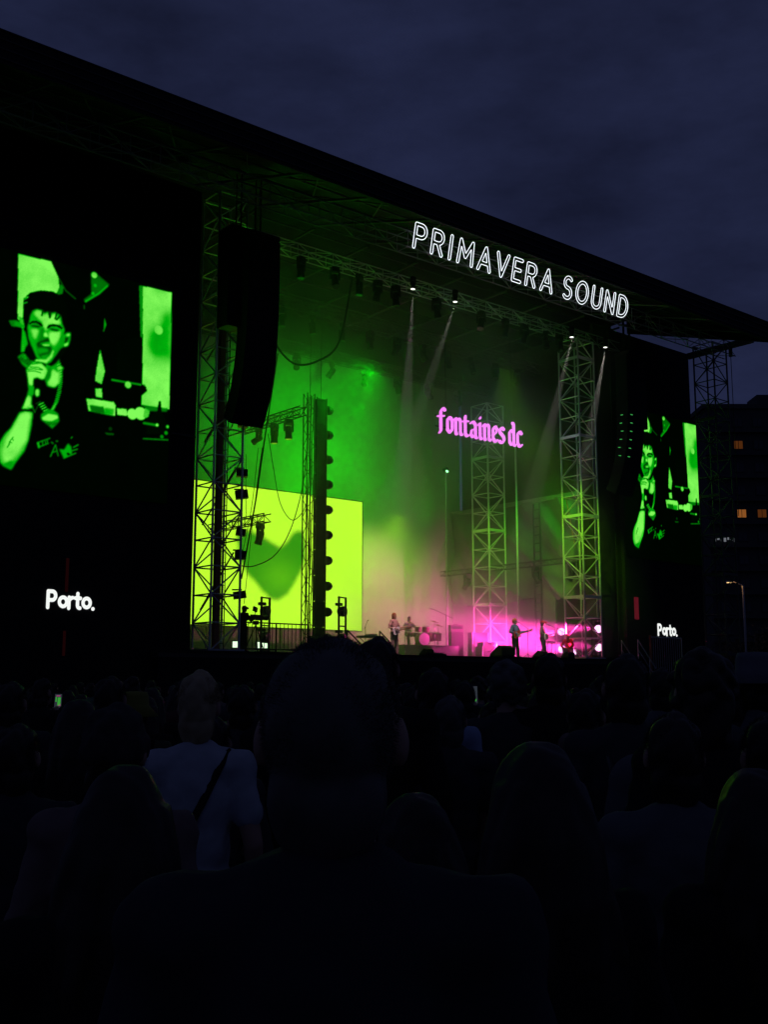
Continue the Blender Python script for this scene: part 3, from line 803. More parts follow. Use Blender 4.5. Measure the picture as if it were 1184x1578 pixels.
def grid_screen(name, xs, zs, colr, m, x0, z0):
    nx, nz = len(xs), len(zs)
    vs = np.zeros((nz, nx, 3)); vs[..., 0] = xs[None] - x0; vs[..., 2] = zs[:, None] - z0
    ii, kk = np.meshgrid(np.arange(nx - 1), np.arange(nz - 1))
    a = (kk * nx + ii).ravel()
    fs = np.stack([a, a + 1, a + nx + 1, a + nx], 1)
    me = bpy.data.meshes.new(name)
    me.from_pydata(vs.reshape(-1, 3).tolist(), [], fs.tolist())
    at = me.color_attributes.new('Col', 'FLOAT_COLOR', 'POINT')
    at.data.foreach_set('color', colr.reshape(-1).astype(np.float32))
    me.materials.append(m)
    return me


me = grid_screen('picture', xs, zs, colr, screen_mat('video_wall_picture', 1.3), 31.2, VZ0)
o = link(bpy.data.objects.new('picture', me), vw); o.location.y = -.06
MB().box((-.45, .08, 3.39), (11.1, .2, 6.9)).build('casing', M['blackmetal'], vw)
for i in range(5):
    MB().box((-4.2 + 2.1 * i, .1, -.75), (.12, .12, 1.5)).build('support_leg', M['blackmetal'], vw)

# low riser in front of the wall
rs = tag(MB().box((30.5, 43.4, FLOOR + .35), (10.5, 2.2, .7)).build('back_riser', M['cyc']),
         'low pale riser running along the foot of the video wall', 'riser')

# wings
lw = thing('stage_wing', 'tall black cloth wing left of the stage behind the big screen', 'stage wing', (12, 34.4, 0))
MB().box((-.05, .15, 10), (16.0, .2, 20)).build('cloth', M['blackcloth'], lw)
for i in range(6):
    MB().cyl((-7.5 + 3 * i, .4, 0), (-7.5 + 3 * i, .4, 18), .06).build('pole', M['steel'], lw)
MB().box((7.86, 2.5, 10), (.12, 4.6, 20)).build('return_cloth', M['blackcloth'], lw)
MB().cyl((6.2, -.02, 10.55), (7.9, -.02, 10.55), .05).build('cross_tube', M['roofsteel'], lw)
rw = thing('stage_wing', 'tall black cloth wing right of the stage behind the far screen', 'stage wing', (47, 34.5, 0))
MB().box((.0, .15, 9.9), (8.2, .2, 19.8)).build('cloth', M['blackcloth'], rw)
for i in range(4):
    MB().cyl((-3.9 + 2.6 * i, .4, 0), (-3.9 + 2.6 * i, .4, 18.4), .06).build('pole', M['steel'], rw)
for i in range(3):
    bar(rw, (-4.6 + .16 * i, -.1 + .1 * i, 2.85), (-4.6 + .16 * i, -.1 + .1 * i, 15), .035, M['steel'], 'cable_pipe')
sw = thing('side_wall', 'dark side wall of the stage below the hanging drape', 'side wall', (44.0, 40, FLOOR))
MB().box((.2, 0, 8.6), (.15, 11, 17.2)).build('cloth', M['blackcloth'], sw)
MB().box((-.75, 1.6, 1.62), (.1, 7.6, 3.2)).build('low_panel', M['drape'], sw)

rb_ = thing('rear_border', 'black cloth border hanging above the top of the green backdrop', 'border cloth', (31, 45.3, 18.75))
MB().box((.7, .1, 1.1), (27, .08, 2.4)).build('cloth', M['blackcloth'], rb_)
# draped side curtain
dr = thing('side_drape', 'grey side drape with deep slanting folds hung behind the right tower', 'curtain', (43.0, 40.6, 6.1))
b = MB()
NY, NZ = 90, 40
vs = []
for k in range(NZ + 1):
    for i in range(NY + 1):
        u, w = i / NY, k / NZ
        y = -4.6 + 9.2 * u
        sag = .25 * math.sin(u * math.pi * 3) ** 2
        z = 5.1 * w - sag * (1 - w) * .6
        ph = 26 * u + 15 * (1 - w) * (1 - .5 * u) + 1.6 * math.sin(5 * u)
        d = .24 * math.sin(ph) + .06 * math.sin(2.3 * ph + 1) + .05 * math.sin(5 * w + 12 * u)
        vs.append((d * (1 - .5 * w), y, z))
b.add(vs, [(k * (NY + 1) + i, (k + 1) * (NY + 1) + i, (k + 1) * (NY + 1) + i + 1, k * (NY + 1) + i + 1) for k in range(NZ) for i in range(NY)])
b.build('cloth', M['drape'], dr, True)
MB().box((0, 0, 5.14), (.16, 9.4, .22)).build('beam', M['dulltruss'], dr)
# dark tower of stacked stands seen between the drapes
tw = thing('cable_ladder', 'dark narrow ladder column rising in front of the side drape', 'ladder', (42.5, 38.3, FLOOR))
for s in (-.22, .22):
    bar(tw, (0, s, 0), (0, s, 8.1), .05, M['blackmetal'], 'rail')
for i in range(18):
    bar(tw, (0, -.22, .3 + .44 * i), (0, .22, .3 + .44 * i), .03, M['blackmetal'], 'rung')

# roof
RY0, RZ0, RS = 27.5, 18.1, .30
rf = thing('stage_roof', 'huge black stage roof sloping up behind its front edge', 'roof', (27, RY0, RZ0))
RX0, RX1 = -25., 20.7
b = MB()
prof = [(0, .9), (8.6, .9 + 8.6 * RS), (19.5, 3.1), (19.5, 2.9), (8.6, .72 + 8.6 * RS), (0.02, .72)]
n = len(prof)
b.add([(RX0, y, z) for y, z in prof] + [(RX1, y, z) for y, z in prof],
      [tuple(range(n)), tuple(range(2 * n - 1, n - 1, -1))] + [(i, n + i, n + (i + 1) % n, (i + 1) % n) for i in range(n)])
b.build('roof_sheet', M['roof'], rf)
MB().box(((RX0 + RX1) / 2, -.08, .42), (RX1 - RX0 + .1, .14, .98)).build('fascia', M['roof'], rf)
for i in range(4):      # horizontal seams of the fascia and gutter
    MB().cyl((RX0, -.17, .06 + .27 * i), (RX1, -.17, .06 + .27 * i), .022, n=6).build('fascia_rail', M['roofsteel'], rf)
b = MB().add([(RX1 + .02, 0, 0), (RX1 + .02, 8.6, 8.6 * RS), (RX1 + .02, 8.6, .9 + 8.6 * RS), (RX1 + .02, 0, .9),
              (RX1 + .14, 0, 0), (RX1 + .14, 8.6, 8.6 * RS), (RX1 + .14, 8.6, .9 + 8.6 * RS), (RX1 + .14, 0, .9)],
             [(0, 1, 2, 3), (7, 6, 5, 4), (0, 4, 5, 1), (1, 5, 6, 2), (2, 6, 7, 3), (3, 7, 4, 0)])
b.build('verge_board', M['roof'], rf)
i = 0
x = RX0 + .8
while x < RX1:
    bar(rf, (x, .05, .35), (x, 8.6, .35 + 8.6 * RS), .055, M['roofsteel'], 'rafter')
    bar(rf, (x, 8.6, .2 + 8.6 * RS), (x, 19.2, 2.6), .055, M['roofsteel'], 'rafter')
    bar(rf, (x, .1, .6), (x + 2.9, 4.6, .55 + 4.6 * RS), .03, M['roofsteel'], 'cross_brace')
    bar(rf, (x + 2.9, .1, .6), (x, 4.6, .55 + 4.6 * RS), .03, M['roofsteel'], 'cross_brace')
    x += 2.95
for k in range(1, 12):
    y = .8 * k * 2
    z = .6 + min(y, 8.6) * RS if y < 8.6 else .5 + 8.6 * RS - (y - 8.6) * .03
    bar(rf, (RX0, y, z), (RX1, y, z), .04, M['roofsteel'], 'purlin')


# ------------------------------------------------------------------ trusses and towers
def tower(label, x, y, w, z0, z1, bay=1.0, m=M['alu'], rc=.045, rb=.028, plate=True):
    t = thing('truss_tower', label, 'truss tower', (x, y, z0))
    h = w / 2
    cs = [(-h, -h), (h, -h), (h, h), (-h, h)]
    H = z1 - z0
    for c in cs:
        bar(t, (*c, 0), (*c, H), rc, m, 'chord')
    n = int(round(H / bay)); bay = H / n
    for k in range(n + 1):
        for i in range(4):
            a, b_ = cs[i], cs[(i + 1) % 4]
            bar(t, (*a, k * bay), (*b_, k * bay), rb, m, 'rung')
            if k < n:
                if (k + i) % 2:
                    a, b_ = b_, a
                bar(t, (*a, k * bay), (*b_, (k + 1) * bay), rb, m, 'brace')
    if plate:
        pl_on = 'left of stage' not in label
        MB().box((0, 0, -.06 if z0 > 1 else .03), (w + .3, w + .3, .06)).build('base_plate', M['steel'], t, loc=(0, 0, .1))
        for k in range(3, n, 4) if pl_on else ():
            MB().box((0, -h, 0), (w + .02, .05, .14)).build('sleeve', m, t, loc=(0, -.03, k * bay))
            MB().box((-h, 0, 0), (.05, w + .02, .14)).build('sleeve', m, t, loc=(-.03, 0, k * bay))
    return t


TL = tower('aluminium truss tower left of stage beside the bright video wall', 20.9, 34.3, 1.2, FLOOR, 19.9)
TR = tower('front truss tower right of the two guitarists near the stage edge', 41.2, 34.3, 1.2, FLOOR, 18.4)
TB = tower('rear truss tower behind the pink glowing band letters', 41.6, 40.9, 1.2, FLOOR, 16.5)
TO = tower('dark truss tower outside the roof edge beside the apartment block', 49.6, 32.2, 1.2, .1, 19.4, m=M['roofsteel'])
# orange ratchet straps of the left tower
for k in range(4):
    bar(TL, (-.3, .62, 1.5 + 3.1 * k), (.62, -.1, 3.6 + 3.1 * k), .03, M['ladder'], 'strap')
MB().box((0, 0, 0), (.22, .2, 13)).build('cable_duct', M['ladder'], TL, loc=(.15, .25, 6.6))
for k in range(30):
    bar(TL, (.40, .1, .3 + .42 * k), (.40, .45, .3 + .42 * k), .012, M['blackmetal'], 'ladder_rung')
for s_ in (.1, .45):
    bar(TL, (.40, s_, 0), (.40, s_, 13), .02, M['blackmetal'], 'ladder_rail')
bar(TR, (.3, .62, 5.4), (-.3, .62, 7.8), .03, M['ladder'], 'strap')


def truss(label, a, b, w, h, bay, m=M['alu'], rc=.028, rb=.017):
    a, b = Vector(a), Vector(b)
    t = thing('roof_truss', label, 'truss', a)
    d = (b - a); L = d.length; d.normalize()
    s = d.cross(Vector((0, 0, 1))).normalized()
    u = Vector((0, 0, 1))
    off = [s * (w / 2) + u * (h / 2), s * (-w / 2) + u * (h / 2), s * (-w / 2) - u * (h / 2), s * (w / 2) - u * (h / 2)]
    for q in off:
        bar(t, q, q + d * L, rc, m, 'chord')
    n = max(2, int(round(L / bay))); bay = L / n
    for k in range(n):
        p, q = d * (k * bay), d * ((k + 1) * bay)
        e = k % 2
        for i in range(4):
            i2 = (i + 1) % 4
            x0, x1 = (i, i2) if (e + i) % 2 else (i2, i)
            bar(t, p + off[x0], q + off[x1], rb, m, 'brace')
            if i % 2:
                bar(t, p + off[i], p + off[i2], rb, m, 'strut')
    return t


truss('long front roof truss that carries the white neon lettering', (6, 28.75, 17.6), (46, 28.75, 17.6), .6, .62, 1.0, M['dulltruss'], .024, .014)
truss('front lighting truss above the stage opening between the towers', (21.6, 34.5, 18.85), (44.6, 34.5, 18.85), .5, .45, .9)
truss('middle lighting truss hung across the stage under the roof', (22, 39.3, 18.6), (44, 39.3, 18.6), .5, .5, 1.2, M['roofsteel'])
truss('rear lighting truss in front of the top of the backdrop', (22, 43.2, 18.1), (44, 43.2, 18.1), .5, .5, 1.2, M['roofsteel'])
truss('upper side truss carrying two moving lights beside left tower', (27, 42.4, 13.3), (27, 37.6, 13.3), .35, .35, .5, M['blackmetal'])
truss('lower side truss ending in a single moving light beside left tower', (27, 44.9, 8.95), (27, 40.2, 8.95), .35, .35, .5, M['blackmetal'])
truss('thin side pipe truss crossing the right tower above the guitarists', (42.0, 45, 7.75), (42.0, 35.2, 7.75), .25, .25, .6, M['blackmetal'], .02, .012)

# crane beam and chain on the outer tower
t = thing('hoist_beam', 'dark beam jutting from the outer tower with a chain hanging', 'beam', (49.6, 33.2, 19.15))
MB().box((0, -1.6, 0), (.24, 3.9, .3)).build('beam', M['roofsteel'], t)
MB().cyl((0, -2.25, -.15), (0, -2.25, -.6), .1).build('hoist', M['blackmetal'], t)
bar(t, (0, -2.25, -.6), (0, -2.25, -9), .018, M['blackmetal'], 'chain')

# ------------------------------------------------------------------ the lettering
ns = thing('neon_sign', 'white outlined neon festival lettering along the roof front', 'sign', (25.15, 28.3, 17.29))
ns.rotation_euler = (R(12), 0, 0)
CH, RAD = .83, .072
text = 'PRIMAVERA SOUND'
wsum = sum(CAPS[c][0] for c in text if c != ' ')
total = 12.2 / CH
gap = (total - wsum - .45) / (len(text) - 2 + .0)
x = 0
for c in text:
    if c == ' ':
        x += .45; continue
    w, st_ = CAPS[c]
    b = MB()
    for L in stroke_loops(st_, RAD):
        b.tube([((x + px) * CH, 0, pz * CH) for px, pz in L[::2]], .0135, 6, True)
    b.build('letter', M['neon'], ns, True)
    x += w + gap
for k in range(2):
    bar(ns, (-.2, .12, .2 + .45 * k), (12.4, .12, .2 + .45 * k), .02, M['blackmetal'], 'support_rail')

fs_ = thing('band_sign', 'pink glowing blackletter band name hanging over the stage', 'sign', (33.42, 36, 13.08))
XH = .80
text = 'fontaines dc'
wsum = sum(BLACK[c][0] for c in text)
k_ = 5.62 / XH / wsum
x = 0
for c in text:
    w, st_ = BLACK[c]
    loops = nib_loops([[(px * k_, pz) for px, pz in s] for s in st_]) if st_ else []
    if loops:
        loops = [[((x + px) * XH, pz * XH) for px, pz in L] for L in loops]
        link(bpy.data.objects.new('letter', fill_mesh('letter', loops, .08, M['pinksign'])), fs_)
    x += w * k_
MB().box((2.8, .12, .25), (5.7, .05, .06)).build('rail', M['blackmetal'], fs_)
MB().box((2.8, .12, .75), (5.7, .05, .06)).build('rail', M['blackmetal'], fs_)
for xx in (.6, 5.0):
    bar(fs_, (xx, .12, .3), (xx, .12, 5.4), .012, M['blackmetal'], 'wire')
lamp('sign_glow_lamp', (36.3, 35.75, 13.7), (36.3, 30, 13.7), (.34, .28, 1), 40, radius=.6, kind='POINT')  # added point light for the violet halo round the sign

# ------------------------------------------------------------------ side screens with the live picture
SX0, SX1, SZ0, SZ1 = 12.0, 18.56, 3.2, 15.62
XS = np.linspace(SX0, SX1, 211); ZS = np.linspace(7.9, SZ1, 251)
up = 2
xf = np.linspace(SX0, SX1, 210 * up + 1); zf = np.linspace(7.9, SZ1, 250 * up + 1)
X, Z = np.meshgrid(xf, zf)
lev = np.full(X.shape, .012)
for kind, l_, w, pts in FEED:
    if kind == 'p':
        msk = in_poly(pts, X, Z).astype(float)
        if w:
            msk = blur(blur(msk, int(w)), int(w))
    elif kind == 'l':
        d = seg_dist([pts], X, Z)
        msk = np.clip((w / 2 - d) / .012 + .5, 0, 1)
    else:
        d = np.hypot(X - pts[0][0], Z - pts[0][1])
        msk = np.clip((w - d) / .025 + .5, 0, 1)
    lev = lev * (1 - msk) + l_ * msk
lev = blur(lev, 1)
# uneven brightness of the live picture
n1 = blur(blur(RNG.normal(0, 1, lev.shape), 14), 14); n1 /= n1.std()
n2 = blur(blur(RNG.normal(0, 1, lev.shape), 5), 5); n2 /= n2.std()
lev = lev * (1 + .05 * n1 + .015 * n2)
lev = lev[::up, ::up]
gr = RNG.normal(0, .02, lev.shape)
lev = np.clip(lev * (1 + gr), 0, 1)
seam = np.where((np.arange(lev.shape[0]) % 16 == 0)[:, None] | (np.arange(lev.shape[1]) % 16 == 0)[None], 1., 1.)
lev = lev * seam
colr = np.zeros((*lev.shape, 4)); colr[..., 3] = 1
colr[..., 1] = 1.02 * np.clip(lev, 0, 1) ** 1.55
hi = np.clip((lev - .60) / .38, 0, 1) ** 1.3
colr[..., 0] = .23 * hi
colr[..., 2] = .10 * hi + .006 * lev
FM = grid_screen('picture', XS, ZS, colr, screen_mat('side_screen_picture', .95), 15.3, 3.2)


def porto_meshes():
    res = []
    x = 0
    for c in 'Porto.':
        w, st_ = LOWER[c]
        if c == 'P':
            st_ = [[(p[0] * .85, p[1] * .92) for p in s] for s in st_]
        loops = stroke_loops([[(p[0], p[1]) for p in s] for s in st_], .110)
        res.append(fill_mesh('letter', [[((x + a) * .50, b_ * .56) for a, b_ in L] for L in loops], .012, M['whitetext']))
        x += w + .12
    return res, x


PM, pw = porto_meshes()


def side_screen(label, x0, ycut, strips):
    t = thing('side_screen', label, 'screen', (x0, 33.95, 3.2))
    o = link(bpy.data.objects.new('picture', FM), t); o.location.y = -.05
    MB().box((0, .1, 5.4), (6.75, .2, 14.4)).build('casing', M['blackcloth'], t)
    for m_ in PM:
        p = link(bpy.data.objects.new('letter', m_), t); p.location = (-.87 if x0 < 30 else -.9, -.03, .93)
    for (x, z, h, w, mm) in strips:  # red-lit posts, their glow put into an emissive colour
        MB().box((0, 0, 0), (w, .03, h)).build('light_strip', mm, t, loc=(x, -.02, z))
    return t


side_screen('left side screen showing a green picture of a singer with microphone', 15.3, 0,
            [(-.26, 2.0, 1.1, .10, M['dullred']), (-.26, -.2, .8, .09, M['dullred'])])
side_screen('far right side screen repeating the green singer partly behind speakers', 47.45, 0,
            [(-2.6 + 0, 2.2, 1.1, .32, M['crimson'])])

# ------------------------------------------------------------------ loudspeakers
def cab_mesh(w, d, h):
    b = MB()
    b.add([(-w / 2, -d / 2, -h / 2), (w / 2, -d / 2, -h / 2), (w / 2, d / 2, -h * .47), (-w / 2, d / 2, -h * .47),
           (-w / 2, -d / 2, h / 2), (w / 2, -d / 2, h / 2), (w / 2, d / 2, h * .47), (-w / 2, d / 2, h * .47)],
          [(0, 3, 2, 1), (4, 5, 6, 7), (0, 1, 5, 4), (1, 2, 6, 5), (2, 3, 7, 6), (3, 0, 4, 7)])
    return b.mesh('cabinet', M['cabinet'])


def line_array(label, x, y, ztop, n, w, d, h, curve, rotz=0., glint=False):
    t = thing('line_array', label, 'loudspeakers', (x, y, ztop), rotz)
    cm = cab_mesh(w, d, h * 1.07)
    gm = MB().box((0, -d / 2 - .012, 0), (w * .94, .02, h * .8)).mesh('grille', M['grille'])
    MB().box((0, 0, .1), (w * .9, d * 1.3, .16)).build('rigging_frame', M['blackmetal'], t)
    p = Vector((0, 0, 0)); ang = 0
    for i in range(n):
        ang += curve[0] + curve[1] * (i / n) ** 2
        dn = Vector((0, math.sin(ang), -math.cos(ang)))
        c = p + dn * (h / 2)
        p = p + dn * h
        o = link(bpy.data.objects.new('cabinet', cm), t)
        o.location = c; o.rotation_euler = (ang, 0, 0)
        q = link(bpy.data.objects.new('grille', gm), o)
        if glint and 6 < i < 13:  # green glints on the cabinets, put in as small glowing strips
            MB().box((-w / 2 - .01, .05 * (i % 3), 0), (.02, .14, .03)).build('status_light', M['led'], o)
            MB().box((-w / 2 + .25, -d / 2 - .03, 0), (.16, .02, .035)).build('status_light', M['led'], o)
    bar(t, (0, 0, .15), (0, 0, 2.6), .03, M['blackmetal'], 'hoist_chain')
    bar(t, (0, .35, .15), (0, .35, 2.6), .03, M['blackmetal'], 'hoist_chain')
    return t


line_array('tall curved black line array hanging in front of left tower', 21.25, 32.4, 17.75, 17, 1.35, .62, .40, (.0, R(5.6)))
line_array('short black speaker block hanging left of the curved line array', 20.85, 33.1, 18.05, 9, 1.45, .7, .40, (0, 0))
line_array('far curved line array right of stage with small green glints', 43.1, 32.5, 17.6, 17, 1.3, .62, .40, (.0, R(5.6)), glint=True)
line_array('dark far speaker block hanging beside the right screen', 44.1, 33.2, 17.9, 9, 1.5, .7, .40, (0, 0))

# ------------------------------------------------------------------ stage lamps


def moving_head(name, label, loc, tilt=0., pan=0., lens=None, group=None, s=1.):
    t = thing(name, label, 'stage light', loc, pan, group)
    t.scale = (s, s, s)
    MB().box((0, 0, -.10), (.36, .26, .2), taper=.9).build('base', M['blackmetal'], t)
    y = MB()
    y.box((-.19, 0, -.36), (.05, .14, .36)).box((.19, 0, -.36), (.05, .14, .36)).box((0, 0, -.22), (.40, .16, .05))
    y.build('yoke', M['blackmetal'], t)
    rot = Matrix.Rotation(tilt, 3, 'X')
    h = MB().lathe([(.10, .2), (.15, .16), (.16, .0), (.145, -.2), (.17, -.34), (.165, -.36)][::-1], (0, 0, -.5), rot, 14).build('head', M['blackmetal'], t, False)
    d = MB().lathe([(.15, -.385), (.15, -.365)], (0, 0, -.5), rot, 14).build('lens', lens or M['glass'], h)
    return t


def clampbase(loc): pass


ORD = ['leftmost', 'second from the left', 'third from the left', 'fourth from the left', 'fifth from the left', 'sixth from the left', 'sixth from the right', 'fifth from the right', 'fourth from the right', 'third from the right', 'second from the right', 'rightmost']
k = 0
for x, lit in ((29.19, 1), (31.62, 1), (39.26, 1), (41.76, 1)):
    names = ['leftmost white beam light shining down from the front truss', 'second white beam light from the left on front truss',
             'third white beam light hanging left of the far one', 'far right white beam light shining down beside the line array']
    moving_head('beam_light', names[k], (x, 32.9, 18.47), R(3), 0, M['whitebulb'], s=.6); k += 1
for i, x in enumerate((24.6, 26.3, 27.6, 28.6, 29.6, 32.0, 34.8, 36.4, 37.7, 39.2, 40.2, 42.4)):
    moving_head('moving_light', 'unlit black moving light under the front truss, ' + ORD[i] + ' of its row', (x, 34.5, 18.63), R(random.uniform(-25, 25)), R(random.uniform(0, 360)), group='unlit lights under the front truss')
for i in range(12):
    moving_head('moving_light', 'unlit moving light under the dim middle truss, ' + ORD[i] + ' of its row', (23.6 + 1.7 * i, 39.3, 18.34), R(random.uniform(-40, 40)), R(random.uniform(0, 360)), group='unlit lights under the middle truss')
for i in range(9):
    moving_head('moving_light', 'unlit moving light on rear truss above the backdrop, ' + (ORD[:5] + ORD[-4:])[i] + ' there', (24 + 2.2 * i, 43.2, 17.84), R(random.uniform(-40, 40)), R(random.uniform(0, 360)), group='unlit lights under the rear truss')
moving_head('moving_light', 'left one of two moving lights under the upper side truss', (27, 39.75, 13.1), 0, R(20))
moving_head('moving_light', 'right one of two moving lights under the upper side truss', (27, 38.65, 13.1), 0, R(-15))
moving_head('moving_light', 'squat moving light at far left of the upper side truss', (27, 41.0, 13.1), R(60), R(30), s=.9)
moving_head('moving_light', 'single moving light hanging at the end of lower side truss', (27, 40.75, 8.75), R(15), R(30), s=1.1)
moving_head('moving_light', 'small moving light on the side pipe left of the rear tower', (42.0, 43.0, 7.6), R(40), 0)
moving_head('moving_light', 'small moving light on side pipe between the two right towers', (42.0, 38.0, 7.6), R(-30), 0)
moving_head('moving_light', 'small moving light on side pipe inside the right front tower', (42.0, 35.6, 7.6), R(30), 0)

# hanging light column
col = thing('light_column', 'tall black hanging column of truss and panel before the video wall', 'light column', (28.7, 39, 2.95))
for a in ((-.55, -.15), (-.15, -.15), (-.55, .15), (-.15, .15)):
    bar(col, (*a, 0), (*a, 11.6), .03, M['blackmetal'], 'chord')
for k in range(29):
    z = .4 * k
    s = -1 if k % 2 else 1
    bar(col, (-.35 - .2 * s, -.15, z), (-.35 + .2 * s, -.15, z + .4), .016, M['blackmetal'], 'brace')
    bar(col, (-.55, -.15 * s, z), (-.55, .15 * s, z + .4), .016, M['blackmetal'], 'brace')
for k in range(10):
    MB().box((.27, 0, .62 + 1.14 * k), (.50, .2, 1.10)).build('panel', M['blackcloth'], col)
    MB().box((.27, -.11, 1.17 + 1.14 * k), (.52, .06, .05)).build('clamp_bar', M['blackmetal'], col)
for a in (.0, .54):
    bar(col, (a, -.12, 0), (a, -.12, 11.5), .03, M['blackmetal'], 'side_rail')
MB().box((.27, 0, -.02), (.7, .5, .06)).build('foot', M['blackmetal'], col)
for a in (-.3, .3):
    bar(col, (a, 0, 11.5), (a, 0, 15.6), .014, M['blackmetal'], 'wire')
tb = MB()
for q in range(3):
    tb.tube([(-.48 + .09 * q + .04 * math.sin(z * 1.7 + q), -.17 - .02 * q, z) for z in np.linspace(.1, 11.4, 40)], .022, 5)
tb.build('cables', M['rubber'], col)
ords = ['topmost', 'second from the top', 'third from the top', 'fourth from the top', 'fifth from the top', 'fifth from the bottom',
        'fourth from the bottom', 'third from the bottom', 'second from the bottom', 'lowest']
for k in range(10):
    zz = 13.95 - 1.14 * k
    t = thing('side_light', 'small round light on the right edge of the black column, ' + ords[k], 'stage light', (29.30, 38.98, zz), 0, 'round lights up the hanging column')
    MB().lathe([(.10, 0), (.20, .05), (.21, .16), (.17, .27), (.11, .33)], (0, 0, 0), Matrix.Rotation(R(90), 3, 'Y'), 12).build('housing', M['blackmetal'], t)
    MB().lathe([(.10, .332), (.10, .345)], (0, 0, 0), Matrix.Rotation(R(90), 3, 'Y'), 12).build('lens', M['glass'], t)


def light_cart(label, loc, rotz, h, lit=None, two=True):
    t = thing('light_cart', label, 'light stand', loc, rotz)
    w = .62
    for s in (-1, 1):
        MB().box((s * w / 2, 0, h / 2), (.05, .08, h)).build('post', M['blackmetal'], t)
    for z in (.16, h * .5, h - .03):
        MB().box((0, 0, z), (w, .06, .05)).build('crossbar', M['blackmetal'], t)
    MB().box((0, 0, .06), (w + .1, .5, .1)).build('base', M['blackmetal'], t)
    for z in (h * .29, h * .75):
        a = MB().lathe([(.10, .2), (.20, .14), (.22, -.02), (.22, -.12), (.20, -.125)], (0, 0, z), Matrix.Rotation(R(-90), 3, 'X'), 16).build('lamp_head', M['blackmetal'], t)
        MB().lathe([(.185, -.15), (.185, -.13)], (0, 0, z), Matrix.Rotation(R(-90), 3, 'X'), 16).build('lens', lit or M['glass'], a)
        MB().box((0, .16, z + .3), (.3, .2, .12)).build('ballast', M['blackmetal'], t)
    return t


light_cart('upright frame with two dark round lights before the right edge of video wall', (28.35, 36.5, FLOOR), R(25), 2.45)
light_cart('upright frame with two dark round lights behind the cameraman', (24.5, 36.5, FLOOR), R(25), 2.25)
light_cart('right front frame with two bright pink round lights by the steps', (41.85, 33.95, FLOOR), R(-48), 1.9, M['pinkbulb'])
light_cart('rear frame with two bright pink round lights behind the guitarists', (42.6, 36.9, FLOOR), R(-48), 1.9, M['pinkbulb'])

for (lb, loc, mt) in (('pink floor light glowing behind the bassist', (39.2, 37.2, FLOOR), 'pinkbulb'), ('pink floor light glowing left of the right tower foot', (42.3, 36.0, FLOOR), 'pinkbulb'),
                      ('pale green floor light left of the pair behind the railing', (23.95, 37.6, FLOOR), 'strobe'), ('pale green floor light right of the pair behind the railing', (25.1, 37.6, FLOOR), 'strobe')):
    t = thing('floor_light', lb, 'stage light', loc, R(-30))
    MB().box((0, 0, .06), (.34, .3, .1)).build('base', M['blackmetal'], t)
    MB().box((0, .05, .40), (.52, .16, .34)).build('housing', M['blackmetal'], t)
    MB().box((0, -.045, .40), (.42, .02, .24)).build('lens', M[mt], t)

# slender stand with green lamp
t = thing('lamp_stand', 'slender tall stand with small green lamp on top, mid stage', 'lamp stand', (38.6, 41, FLOOR))
bar(t, (0, 0, 0), (0, 0, 9.7), .035, M['steel'], 'pole')
MB().cyl((0, 0, .02), (0, 0, .06), .3, .3, 12).build('foot', M['blackmetal'], t)
h = MB().lathe([(.08, .16), (.13, .1), (.15, -.14)], (0, 0, 9.8), Matrix.Rotation(R(60), 3, 'X') @ Matrix.Rotation(R(30), 3, 'Y'), 12).build('lamp_head', M['blackmetal'], t)
MB().ell((0, -.1, 9.74), (.09, .05, .09)).build('bulb', M['greenbulb'], h)
t = thing('mast_pole', 'bare slender mast pole right of the rear truss tower', 'pole', (41.8, 39.05, FLOOR))
bar(t, (0, 0, 0), (0, 0, 11.2), .05, M['alu'], 'pole')
MB().box((0, 0, .03), (.4, .4, .05)).build('foot', M['blackmetal'], t)

# flood lights clipped up the back of the left tower
for k, z in enumerate((4.9, 6.35, 7.2, 8.6, 9.4, 11.3)):
    t = thing('flood_light', 'black flood light clipped to left tower, ' + ['lowest of six', 'second from the bottom', 'third from the bottom', 'third from the top', 'second from the top', 'topmost of six'][k], 'stage light', (21.75, 34.1, z), R(-30), 'flood lights up the left tower')
    MB().box((0, 0, 0), (.46 - .05 * (k % 3), .3, .26 + .05 * (k % 2)), Matrix.Rotation(R(8 * (k % 3 - 1)), 3, 'Y')).build('housing', M['blackmetal'], t)
    MB().box((-.1, 0, .19), (.36, .06, .05)).build('clamp', M['blackmetal'], t)

# ------------------------------------------------------------------ cables


def cable(name, label, pts, r=.02):
    P = [Vector(p) for p in pts]
    out = []
    n = len(P)
    for i in range(n - 1):
        p0, p1, p2, p3 = P[max(0, i - 1)], P[i], P[i + 1], P[min(n - 1, i + 2)]
        for j in range(8):
            t = j / 8
            out.append(.5 * ((2 * p1) + (p2 - p0) * t + (2 * p0 - 5 * p1 + 4 * p2 - p3) * t * t + (3 * p1 - 3 * p2 + p3 - p0) * t ** 3))
    out.append(P[-1])
    o = MB().tube(out, r, 6).build(name, M['rubber'], None, True)
    return tag(o, label, 'cable')


for nm, lb, pts, r in CABLES:
    cable(nm, lb, pts, r)

# ------------------------------------------------------------------ band gear


